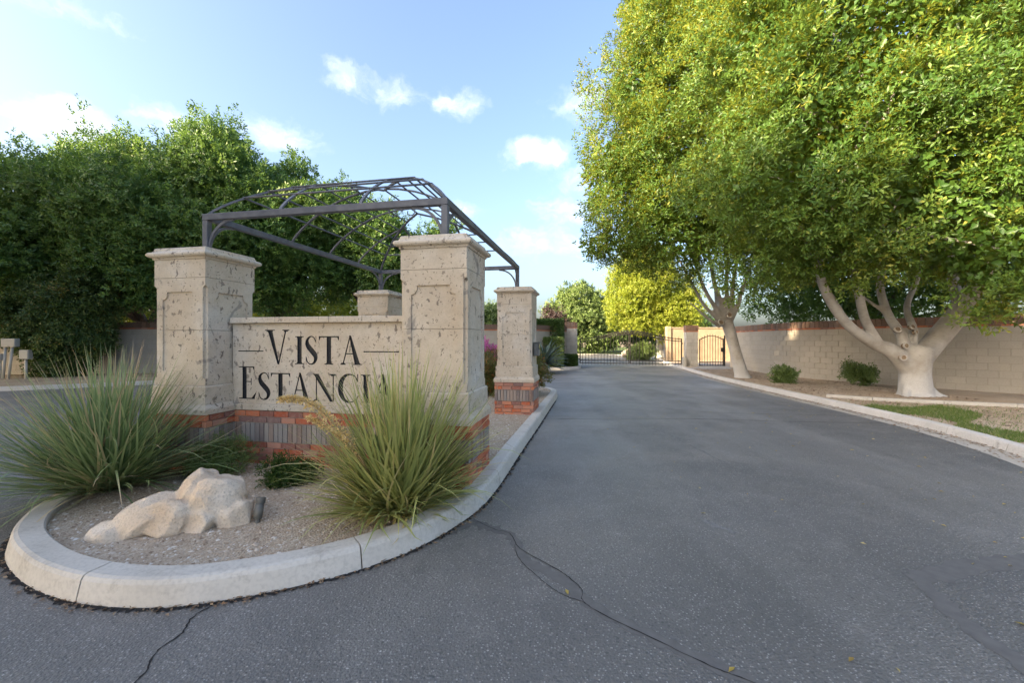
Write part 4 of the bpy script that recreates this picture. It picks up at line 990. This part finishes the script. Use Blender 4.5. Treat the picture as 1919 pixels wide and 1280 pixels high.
MB().bar([(x, 0, wz(x)) for x in np.linspace(.02, Lw-.02, 14)], .035, .04).build('top_rail', 'gate_iron', wg)
for i in range(1, 9):
    x = Lw*i/9; MB().box(x-.011, x+.011, -.011, .011, .05, wz(x)+.10).build('picket', 'gate_iron', wg)
MB().bevbox(Lw-.12, Lw+.03, -.05, .05, .9, 1.12, .006).build('lock_box', 'gate_iron', wg)
MB().bevbox(Lw+.02, Lw+.08, -.03, .03, .1, 1.8, .004).build('gate_stop_post', 'gate_iron', wg)
op = empty('gate_operator', (9.35, 23.05, 0), -TH, 'small dark gate motor box at the foot of the right gate post', 'gate motor')
MB().bevbox(-.09, .09, -.16, .12, .01, .62, .015).build('cover', 'box_grey', op); MB().bevbox(-.11, .11, -.18, .14, .0, .03, .005).build('base', 'pad_concrete', op)
sheet('walk_pad', [(8.95, 21.4), (9.4, 20.4), (10.6, 20.6), (11.1, 21.3), (11.6, 22.9), (11.5, 26), (10.2, 26), (10.15, 22.8)], .128, 'pad_concrete')

# ------------------------------------------------------------------ utility boxes left
def util(name, loc, w, hgt, z, label, legs, seed):
    root = empty(name, (*loc, .11), .1, label, 'utility box', 'grey utility boxes by the left wall')
    cb_ = MB().bevbox(-w/2, w/2, -.09, .09, z, z+hgt, .012).build('cabinet', 'box_grey', root); MB().bevbox(-w/2+.02, w/2-.02, -.098, -.0905, z+.02, z+hgt-.02, .003).build('door', 'box_grey', cb_)
    for x, lean in legs: MB().tube([(x+lean, 0, -.02), (x, 0, z+.01)], .045, 8).build('conduit', 'conduit', root, True)
    return root
util('utility_box', (-18.45, 15.6), .48, .31, 1.18, 'largest grey utility box on a leaning pipe by the left wall', [(.07, -.14), (-.15, -.1)], 1)
util('utility_box', (-17.93, 15.65), .32, .34, .73, 'grey utility box half hidden by the ivy at left wall', [(.0, .0)], 2)
util('utility_box', (-18.78, 15.55), .20, .24, .69, 'small grey meter box at far left edge on a thin post', [(0, 0)], 3)

# ------------------------------------------------------------------ trees
def limbs_to(mb, start, lobes, seed, r0=.09, wob=.35):
    rr = random.Random(seed)
    for l in lobes:
        a = Vector(start[rr.randrange(len(start))]); b = Vector(l[:3]); m1 = a.lerp(b, .45)+Vector((rr.uniform(-wob, wob), rr.uniform(-wob, wob), rr.uniform(-wob, .1)))
        mb.tube(catmull([a, m1, b], 4), list(np.linspace(r0, .02, 9)), 6)
def L_(px, py, rpx, Y, ry=None, sq=1.0):
    c = P(px, py, Y); r = rpx/FPX*Y; return (c.x, c.y, c.z, r, (ry if ry else r), r*sq)
def setp(o, root): o.parent = root; o.location = -root.location; return o

# big ficus nearest the camera on the right
t1 = empty('ficus_tree', (10.45, 11.0, .11), 0, 'largest ficus with thick forked whitewashed trunk by the right wall', 'tree', 'ficus trees along the right wall')
def q11(px, py, Y=11.0): return tuple(P(px, py, Y)-t1.location)
mb = MB()
mb.tube([q11(1716, 748), q11(1716, 735), q11(1715, 700), q11(1716, 672), q11(1722, 650)], [.44, .355, .32, .335, .33], 16)
for bx in (-.46, -.22, .04, .28, .47): mb.tube([(bx*1.25, -.22-.25*(1-abs(bx)), -.10), (bx*.85, -.16, .03), (bx*.55, -.04, .32)], [.09, .09, .07], 8)
def limb(pts, rads, n=12): mb.tube(catmull(pts, 5), list(np.interp(np.linspace(0, 1, 5*(len(pts)-1)+1), np.linspace(0, 1, len(rads)), [r_*.88 for r_ in rads])), n)
limb([q11(1705, 690), q11(1672, 658), q11(1640, 645), q11(1600, 618, 10.8), q11(1570, 585, 10.6), q11(1545, 540, 10.4), q11(1530, 490, 10.2), q11(1500, 420, 9.8)], [.27, .22, .17, .14, .13, .12, .10, .07])
limb([q11(1648, 648), q11(1622, 600, 10.9), q11(1610, 550, 10.7), q11(1600, 500, 10.5), q11(1590, 430, 10.2)], [.15, .125, .115, .10, .06])
limb([q11(1585, 600, 10.7), q11(1555, 550, 10.8), q11(1515, 510, 10.9), q11(1480, 480, 11)], [.08, .07, .05, .03])
limb([q11(1700, 670), q11(1690, 630), q11(1665, 590, 11.3), q11(1650, 540, 11.5), q11(1655, 490, 11.6), q11(1640, 400, 11.8)], [.17, .14, .12, .11, .09, .06])
limb([q11(1705, 665), q11(1712, 620, 11.1), q11(1700, 575, 11.5), q11(1720, 520, 11.9), q11(1735, 450, 12)], [.16, .11, .09, .08, .05])
limb([q11(1668, 592, 11.3), q11(1630, 565, 11.5), q11(1595, 540, 11.8)], [.07, .05, .03])
limb([q11(1725, 672), q11(1752, 640), q11(1790, 596, 10.8), q11(1815, 560, 10.6), q11(1838, 520, 10.3), q11(1870, 450, 10), q11(1900, 360, 9.7)], [.30, .29, .27, .25, .21, .15, .09])
limb([q11(1800, 580, 10.8), q11(1790, 540, 11), q11(1780, 480, 11.2), q11(1770, 400, 11.3)], [.17, .14, .11, .07])
trunk1 = remeshed('trunk', mb, 'bark', t1, .035, 5)
def scar(root, p, d, r):
    d = Vector(d).normalized(); a = d.cross(Vector((0, 0, 1))).normalized(); b = d.cross(a); p = Vector(p); mbs = MB()
    col_ = mbs.tube([p+(a*math.cos(t)+b*math.sin(t))*r for t in np.linspace(0, 2*math.pi, 15)], r*.33, 6, caps=False).build('branch_collar', 'bark', root, True)
    MB().tube([p-d*r*1.2, p+d*r*.12], r*.9, 10).build('branch_scar', 'scar', col_)
for px, py, Y, d, r in ((1683, 617, 10.88, (-.3, -1, .3), .075), (1711, 612, 10.86, (.1, -1, .4), .07), (1718, 622, 10.86, (.4, -1, .1), .06), (1699, 648, 10.78, (0, -1, .1), .07), (1694, 670, 10.66, (-.2, -1, .0), .075)):
    scar(t1, q11(px, py, Y), d, r)
lob1 = [L_(1440, 330, 110, 9.6), L_(1560, 330, 120, 9.2), L_(1690, 360, 120, 9.2), L_(1800, 400, 110, 8.8), L_(1890, 470, 105, 8.4), L_(1900, 330, 120, 8.6), L_(1500, 200, 130, 9.6), L_(1640, 200, 140, 9.2), L_(1790, 220, 140, 8.9),
        L_(1420, 100, 120, 10.2), L_(1560, 60, 140, 9.8), L_(1720, 60, 150, 9.4), L_(1880, 120, 150, 9), L_(1640, -90, 170, 10.2), L_(1830, -80, 170, 9.8), L_(1480, -60, 130, 10.8), L_(1960, 260, 120, 9), L_(1990, 520, 80, 9), L_(1520, 420, 70, 10.2), L_(1640, 445, 60, 10.0), L_(1440, 440, 55, 11),
        L_(1760, 300, 200, 12.5), L_(1560, 250, 200, 12.6), L_(1650, 50, 220, 12.4), L_(1850, 100, 200, 12), L_(1850, 515, 60, 8.8), L_(1780, 490, 50, 9.2), L_(1890, 550, 50, 8.6), L_(1560, 470, 60, 10.4), L_(1640, 470, 50, 10.3), L_(1700, 455, 60, 9.6), L_(1480, 465, 60, 11)]
setp(foliage('crown', lob1, 2300, 14, .118, 'leaf_ficus', None, 51, cr=(.2, .42), back=.4, core=1.6, aspect=.40, rough=.12, tuft=.15, lump=2.2), t1)
mb = MB(); limbs_to(mb, [q11(1530, 490, 10.2), q11(1590, 430, 10.2), q11(1640, 400, 11.8), q11(1870, 450, 10), q11(1770, 400, 11.3)], [(l[0]-t1.location.x, l[1]-t1.location.y, l[2]-t1.location.z) for l in lob1[:16]], 5, .06)
mb.build('branches', 'bark', t1, True)

# second ficus, by the walk gate
t2 = empty('ficus_tree', (8.70, 16.1, .11), 0, 'ficus with slanting pale trunk dividing into many upright limbs near the walk gate', 'tree', 'ficus trees along the right wall')
def q16(px, py, Y=16.1): return tuple(P(px, py, Y)-t2.location)
mb = MB()
mb.tube([q16(1392, 712), q16(1390, 702), q16(1384, 680), q16(1376, 650), q16(1368, 620), q16(1362, 600)], [.36, .25, .22, .20, .21, .21], 14)
for tp, md, r in (((1302, 540), (1325, 578), .10), ((1318, 535), (1340, 575), .12), ((1338, 525), (1352, 570), .14), ((1362, 520), (1363, 565), .13), ((1375, 525), (1372, 565), .13), ((1392, 540), (1382, 575), .13), ((1345, 590), (1350, 596), .10)):
    Yt = 16.1+random.uniform(-.6, .6); limb([q16(1363, 612), q16(md[0], md[1], (16.1+Yt)/2), q16(tp[0], tp[1], Yt), q16(tp[0]+(tp[0]-1355)*.9, tp[1]-90, Yt)], [r*1.05, r*.82, r*.7, r*.45], 9)
limb([q16(1350, 612), q16(1325, 595, 15.9), q16(1303, 575, 15.7), q16(1285, 560, 15.5)], [.10, .07, .05, .03], 8)
trunk2 = remeshed('trunk', mb, 'bark', t2, .05, 4)
for px, py in ((1368, 590), (1352, 604)): scar(t2, q16(px, py, 15.76), (0, -1, .2), .10)
lob2 = [L_(1180, 300, 75, 15), L_(1145, 370, 60, 15), L_(1240, 230, 85, 15), L_(1200, 160, 75, 15.4), L_(1270, 110, 95, 15.4), L_(1260, 340, 90, 14.6), L_(1330, 270, 100, 14.4), L_(1340, 140, 100, 14.8), L_(1240, 40, 70, 15.8), L_(1310, 0, 90, 15.6), L_(1290, 440, 80, 14.8), L_(1220, 430, 70, 15.2),
        L_(1370, 420, 85, 14.4), L_(1450, 450, 75, 14.6), L_(1420, 330, 100, 15), L_(1150, 300, 55, 16), L_(1110, 330, 30, 15.6), L_(1120, 465, 44, 16, sq=.75), L_(1180, 440, 55, 15.6), L_(1280, -110, 110, 16.5),
        L_(1300, 300, 150, 18), L_(1400, 200, 160, 18.5), L_(1280, 90, 130, 18)]
setp(foliage('crown', lob2, 2000, 14, .13, 'leaf_ficus', None, 52, cr=(.25, .5), back=.35, core=1.6, aspect=.40, rough=.12, tuft=.15, lump=2.4), t2)
mb = MB(); limbs_to(mb, [q16(1320, 470), q16(1360, 440), q16(1400, 470)], [(l[0]-t2.location.x, l[1]-t2.location.y, l[2]-t2.location.z) for l in lob2[:20]], 6, .08); mb.build('branches', 'bark', t2, True)

def tree(name, base, lobes, clumps, sprays, leaf, m, seed, label, group=None, trunk=.25, forks=4, bark='bark_dark', cat='tree', fork_z=2.2, **kw):
    root = empty(name, base, 0, label, cat, group); o = foliage('crown', lobes, clumps, sprays, leaf, m, None, seed, **kw); setp(o, root)
    rr = random.Random(seed); mb = MB(); mb.tube([(0, 0, -.1), (0, 0, .2), (.05, 0, fork_z*.5), (0, 0, fork_z)], [trunk*1.4, trunk*1.1, trunk*.9, trunk*.85], 10)
    for k in range(forks):
        a = 2*math.pi*k/forks+rr.random(); mb.tube(catmull([(0, 0, fork_z*.75), (math.cos(a)*.5, math.sin(a)*.5, fork_z*1.25), (math.cos(a)*1.6, math.sin(a)*1.6, fork_z*2.0)], 4), list(np.linspace(trunk*.6, .05, 9)), 8)
    limbs_to(mb, [(0, 0, fork_z), (.2, .1, fork_z*1.3)], [(l[0]-base[0], l[1]-base[1], l[2]-base[2]) for l in lobes], seed, trunk*.4, .6)
    mb.build('trunk', bark, root, True); return root
# dark trees on the left, behind the street wall
lt = 'dark trees behind the left wall'
kw = dict(back=.4, core=1.2, rough=.10, tuft=.18, up=.6, aspect=.5, lump=2.4, cr=(.4, .75))
tree('dark_tree', (-24.5, 19.8, .1), [L_(30, 438, 102, 19), L_(-60, 448, 102, 19.5), L_(90, 418, 65, 19.5), L_(20, 508, 84, 18.4), L_(-60, 498, 93, 18.5), L_(110, 478, 79, 18.2), L_(40, 393, 42, 20)], 900, 14, .15, 'leaf_dark', 61, 'dark tree at far left edge of the photo over the wall', lt, **kw)
tree('dark_tree', (-17.2, 20.0, .1), [L_(190, 393, 88, 19.5), L_(265, 323, 51, 20), L_(150, 438, 79, 18.6), L_(260, 438, 98, 18.6), L_(325, 363, 60, 19.4), L_(180, 483, 74, 18), L_(285, 488, 71, 18.2), L_(120, 378, 35, 20), L_(200, 310, 33, 20.2), L_(345, 448, 79, 18.4)], 1450, 14, .15, 'leaf_dark', 62, 'tallest dark tree rising above the left sign column', lt, **kw)
tree('dark_tree', (-11.0, 20.4, .1), [L_(410, 363, 79, 19.6), L_(395, 298, 32, 20.3), L_(440, 338, 51, 20), L_(495, 388, 74, 20), L_(420, 438, 84, 19), L_(515, 448, 79, 19.2), L_(555, 398, 56, 20), L_(470, 496, 58, 18.8), L_(535, 343, 32, 20.4), L_(480, 333, 32, 20.4)], 1250, 14, .15, 'leaf_dark', 63, 'dark tree with dense rounded crown behind the arbor front beam', lt, **kw)
tree('dark_tree', (-6.6, 20.8, .1), [L_(610, 448, 70, 20), L_(650, 433, 45, 20.5), L_(580, 488, 73, 19.4), L_(650, 488, 73, 19.6), L_(695, 458, 42, 20.8), L_(735, 478, 54, 20.2), L_(700, 518, 60, 19.6), L_(780, 468, 33, 21), L_(655, 388, 20, 20.8), L_(722, 400, 15, 21), L_(790, 518, 51, 20), L_(832, 443, 19, 21.5)], 1150, 14, .14, 'leaf_dark', 64, 'dark tree seen through the bars of the iron arbor', lt, **{**kw, 'cr': (.3, .6)})
# unseen trees placed beyond the left frame edge to shade the entrance
for k, (x, y, hh, lab_) in enumerate(((-15.5, -2.0, 14.9, 'unseen tall ficus placed for shade left of the camera'), (-19.5, 3.0, 16.6, 'unseen tall ficus placed for shade just left of the frame'), (-26.5, 8.0, 15.0, 'unseen tall ficus placed for shade in front of the left wall'), (-31.5, 13.0, 15.0, 'unseen tall ficus placed for shade at the wall end'), (-15.5, -7.4, 14.6, 'unseen tall ficus placed for shade behind the camera'), (-15.5, -12.8, 14.6, 'unseen tall ficus placed for shade farthest behind the camera'))):
    tree('shade_tree', (x, y, .0), [(x, y, hh*.55, 3.9, 3.9, hh*.36), (x+1.8, y-1.6, hh*.5, 2.8, 2.8, hh*.28), (x-1.6, y+1.6, hh*.52, 2.9, 2.9, hh*.28), (x+.5, y+2.0, hh*.76, 2.7, 2.7, hh*.22), (x-.5, y-1.8, hh*.74, 2.7, 2.7, hh*.22)], 420, 8, .40, 'leaf_dark', 70+k, lab_, 'unseen ficus trees placed to shade the entrance', cr=(.6, 1.0), back=1.0, core=7)
# sunlit foliage behind the left wall
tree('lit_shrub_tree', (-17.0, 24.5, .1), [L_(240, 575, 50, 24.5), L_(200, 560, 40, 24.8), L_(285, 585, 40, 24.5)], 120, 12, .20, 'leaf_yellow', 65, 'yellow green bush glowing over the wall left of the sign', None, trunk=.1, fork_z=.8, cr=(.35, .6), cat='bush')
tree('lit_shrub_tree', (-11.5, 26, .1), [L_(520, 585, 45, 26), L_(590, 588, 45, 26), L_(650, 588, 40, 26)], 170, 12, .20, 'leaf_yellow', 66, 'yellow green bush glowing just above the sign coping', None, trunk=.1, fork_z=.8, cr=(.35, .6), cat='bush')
# ivy mass hanging to the ground at the left wall
iv = empty('ivy_hedge', (-18.2, 17.0, .1), 0, 'dark ivy covered clump reaching from the left tree to the ground', 'hedge')
setp(foliage('foliage', [L_(110, 600, 88, 17, ry=.9, sq=.8), L_(112, 635, 52, 16.9, ry=.7), L_(148, 632, 50, 16.9, ry=.7), L_(118, 670, 40, 16.9, ry=.6), L_(62, 588, 40, 17, ry=.6), L_(160, 570, 52, 17, ry=.8)], 420, 16, .13, 'leaf_ivy', None, 67, cr=(.15, .28), back=.3, up=-.1, lump=.7, tuft=.05), iv)
MB().tube([(0, .1, -.1), (.05, .1, 1.2), (-.1, .2, 2.6)], [.22, .18, .14], 8).build('trunk', 'bark_dark', iv, True)

# hedges and agave by the left gate post
def hedge(loc, sx, sy, sz, leaf, n, m, seed, label, rz=0):
    root = empty('clipped_hedge', loc, 0, label, 'hedge', 'clipped hedges by the left gate post'); rg = np.random.default_rng(seed)
    f = rg.integers(0, 5, n); uvw = rg.uniform(-1, 1, (n, 3)); nr = np.zeros((n, 3))
    for k, (ax, sg_) in enumerate(((0, 1), (0, -1), (1, -1), (2, 1), (1, 1))): uvw[f == k, ax] = sg_*rg.uniform(.70, 1.02, (f == k).sum()); nr[f == k, ax] = sg_
    p = uvw*np.array([sx/2, sy/2, sz/2])+np.array([0, 0, sz/2]); d = unit(nr*.8+rg.normal(size=(n, 3))*.7+np.array([0, 0, .3])); LL = leaf*rg.uniform(.7, 1.2, n)
    V, F = leaves(p, d, unit(nr+rg.normal(size=(n, 3))*.6), LL, LL*.5, rg); npmesh('foliage', V, F, m, root, np.repeat(np.clip(rg.normal(.45, .25, n), 0, 1), 2))
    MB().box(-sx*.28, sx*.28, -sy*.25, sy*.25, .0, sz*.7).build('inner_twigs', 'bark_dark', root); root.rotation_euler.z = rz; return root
hedge((1.85, 23.4, .1), 1.9, .9, 2.55, .10, 16000, 'leaf_hedge', 81, 'tall dark clipped hedge behind the agave', -TH)
hedge((1.95, 22.6, .1), 1.5, .7, 1.55, .095, 12000, 'leaf_soft', 82, 'lower bright green clipped hedge behind the agave', -TH)
hedge((3.15, 23.3, .1), .85, .75, .62, .085, 6000, 'leaf_hedge', 83, 'knee high clipped hedge at the foot of the left gate post', -TH)
ag = empty('agave_plant', (1.50, 19.6, .1), 0, 'large spiky blue green agave right of the back column', 'agave'); rr = random.Random(9)
for i in range(64):
    a = i*2.4; inc = R(12+i/64*84); L = rr.uniform(1.05, 1.4); V = []; F = []; p = Vector((0, 0, .35)); ang_ = inc; K = 6
    for k in range(K+1):
        t = k/K; d = Vector((math.cos(a)*math.sin(ang_), math.sin(a)*math.sin(ang_), math.cos(ang_))); sv = Vector((-math.sin(a), math.cos(a), 0)); up_ = sv.cross(d)
        w = .052*(1-t**3)*(.7+.6*min(1, t*3)); V += [p-sv*w+up_*w*.25, p-up_*.006, p+sv*w+up_*w*.25]
        if k: b = 3*k; F += [(b-3, b-2, b+1, b), (b-2, b-1, b+2, b+1)]
        p = p+d*L/K; ang_ += .10
        if p.z < .04: p.z = .04
    o = mesh('leaf', V, F, 'agave_leaf', ag); at_ = o.data.attributes.new('rnd', 'FLOAT', 'FACE'); at_.data.foreach_set('value', [rr.random()]*len(F))
MB().tube([(0, 0, -.05), (0, 0, .42)], [.2, .15], 10).build('stem', 'bark_dark', ag, True)

# shrubs on the right verge
shrub('verge_shrub', (9.02, 14.1, .115), [(0, 0, .20, .22, .2, .17), (.14, 0, .27, .14, .14, .14), (-.15, 0, .22, .13, .13, .14), (0, 0, .33, .11, .11, .11)], 42, 10, .09, 'leaf_soft', 46, 'round green shrub on the dirt between the two ficus trunks, left one', group='shrubs on the right verge', cr=(.06, .12))
shrub('verge_shrub', (11.0, 13.3, .115), [(-.1, 0, .42, .34, .2, .08), (-.36, 0, .47, .13, .13, .06), (.10, 0, .33, .22, .18, .13), (.18, 0, .15, .10, .10, .12)], 60, 10, .075, 'leaf_soft', 47, 'lopsided shrub leaning left beside the largest trunk', group='shrubs on the right verge', cr=(.07, .14))
# greenery rising behind the right wall
tree('wall_tree', (15.5, 18.5, .0), [(13.6, 18.6, 3.6, 1.8, 1.5, 1.5), (15.6, 17.2, 3.8, 2.0, 1.5, 1.6), (17, 15.2, 3.9, 2.0, 1.6, 1.7), (18.3, 13.2, 4.2, 2.2, 1.6, 1.9), (15, 17, 6, 2.6, 1.8, 2.0), (17.5, 14.5, 6.4, 2.8, 2, 2.2), (13.4, 20.2, 4.0, 1.8, 1.5, 1.9)], 620, 13, .16, 'leaf_dark', 68, 'dense shaded tree foliage rising behind the tan wall between the trunks', None, trunk=.2, cr=(.4, .7), back=.4)

# beyond the gate
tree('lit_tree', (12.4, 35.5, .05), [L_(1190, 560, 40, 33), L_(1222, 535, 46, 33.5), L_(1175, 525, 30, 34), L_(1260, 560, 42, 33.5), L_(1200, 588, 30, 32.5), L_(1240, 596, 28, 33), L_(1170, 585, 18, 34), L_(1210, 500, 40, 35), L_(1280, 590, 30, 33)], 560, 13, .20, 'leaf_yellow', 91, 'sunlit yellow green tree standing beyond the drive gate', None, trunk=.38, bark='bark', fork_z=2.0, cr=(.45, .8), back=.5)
tree('round_tree', (6.9, 50, .05), [L_(1090, 600, 52, 49), L_(1060, 605, 40, 49), L_(1120, 605, 42, 49), L_(1085, 575, 32, 49.5), L_(1110, 580, 28, 49.5), L_(1065, 585, 26, 50), L_(1140, 620, 30, 49), L_(1045, 622, 26, 49)], 520, 12, .28, 'leaf_soft', 92, 'large rounded green tree in the distance behind the left gate leaf', None, trunk=.4, fork_z=2.0, cr=(.45, .8), back=.4)
tree('purple_tree', (3.9, 40, .05), [L_(1036, 597, 15, 40), L_(1024, 603, 12, 40), L_(1046, 605, 10, 40), L_(1032, 588, 8, 40)], 90, 9, .17, 'leaf_purple', 93, 'small purple leaved tree above the hedge left of round tree', None, trunk=.12, fork_z=1.6, cr=(.3, .55), back=.5)
tree('far_tree', (-1.0, 30, .05), [L_(915, 600, 30, 30), L_(930, 625, 26, 29), L_(885, 610, 36, 30.5), L_(850, 620, 40, 31), L_(945, 590, 16, 30)], 260, 11, .17, 'leaf_soft', 94, 'green tree seen in the gap between right front and back columns', None, trunk=.18, fork_z=1.4, cr=(.3, .55), back=.4)
tree('far_hedge', (11.0, 58, .05), [L_(1130, 625, 26, 57), L_(1160, 622, 24, 57), L_(1190, 620, 26, 57), L_(1225, 622, 26, 57), L_(1260, 618, 26, 57), L_(1300, 612, 30, 57)], 330, 10, .30, 'leaf_hedge', 95, 'long dark hedge far behind the drive gate', None, cat='hedge', trunk=.2, fork_z=1.0, cr=(.4, .7), back=.4)
shrub('garden_shrub', (10.1, 33, .04), [(0, 0, .55, .7, .6, .55), (.5, 0, .5, .5, .5, .45), (-.5, .1, .45, .5, .5, .42)], 140, 12, .10, 'leaf_soft', 96, 'round shrub beyond the right gate leaf beside the lit trunk', group=None, cr=(.12, .25))
gw = empty('garden_wall', (11.5, 30, 0), 0, 'sunlit tan stucco wall seen through the walk gate', 'wall')
MB().bevbox(-.3, 9, -.1, .1, -.05, 2.35, .02).build('wall_panel', 'stucco', gw); MB().bevbox(-.36, 9.05, -.16, .16, 2.352, 2.44, .015).build('coping', 'stucco', gw)
MB().bevbox(-.62, -.302, -.2, .2, -.05, 2.5, .02).build('pier', 'stucco', gw)
fw = empty('far_wall', (4, 62, 0), 0, 'pale low wall far behind the left gate leaf', 'wall')
MB().bevbox(-6, 5, -.1, .1, -.05, 1.7, .02).build('wall_panel', 'stucco', fw); MB().bevbox(-6.05, 5.05, -.15, .15, 1.702, 1.78, .01).build('coping', 'stucco', fw)
bx_ = empty('garden_boulder', (9.4, 34.5, .03), 0, 'left tan boulder on the lawn beyond the gate', 'rock', 'boulders beyond the gate'); mb = MB(); rockball((0, 0, .35), (.6, .45, .45), (0, 0, .3), 12); remeshed('rock', mb, 'rock', bx_, .06, 2)
bx_ = empty('garden_boulder', (11.0, 35.0, .03), 0, 'right tan boulder by the lit trunk beyond the gate', 'rock', 'boulders beyond the gate'); mb = MB(); rockball((0, 0, .45), (.7, .5, .6), (0, 0, .1), 13); remeshed('rock', mb, 'rock', bx_, .06, 2)
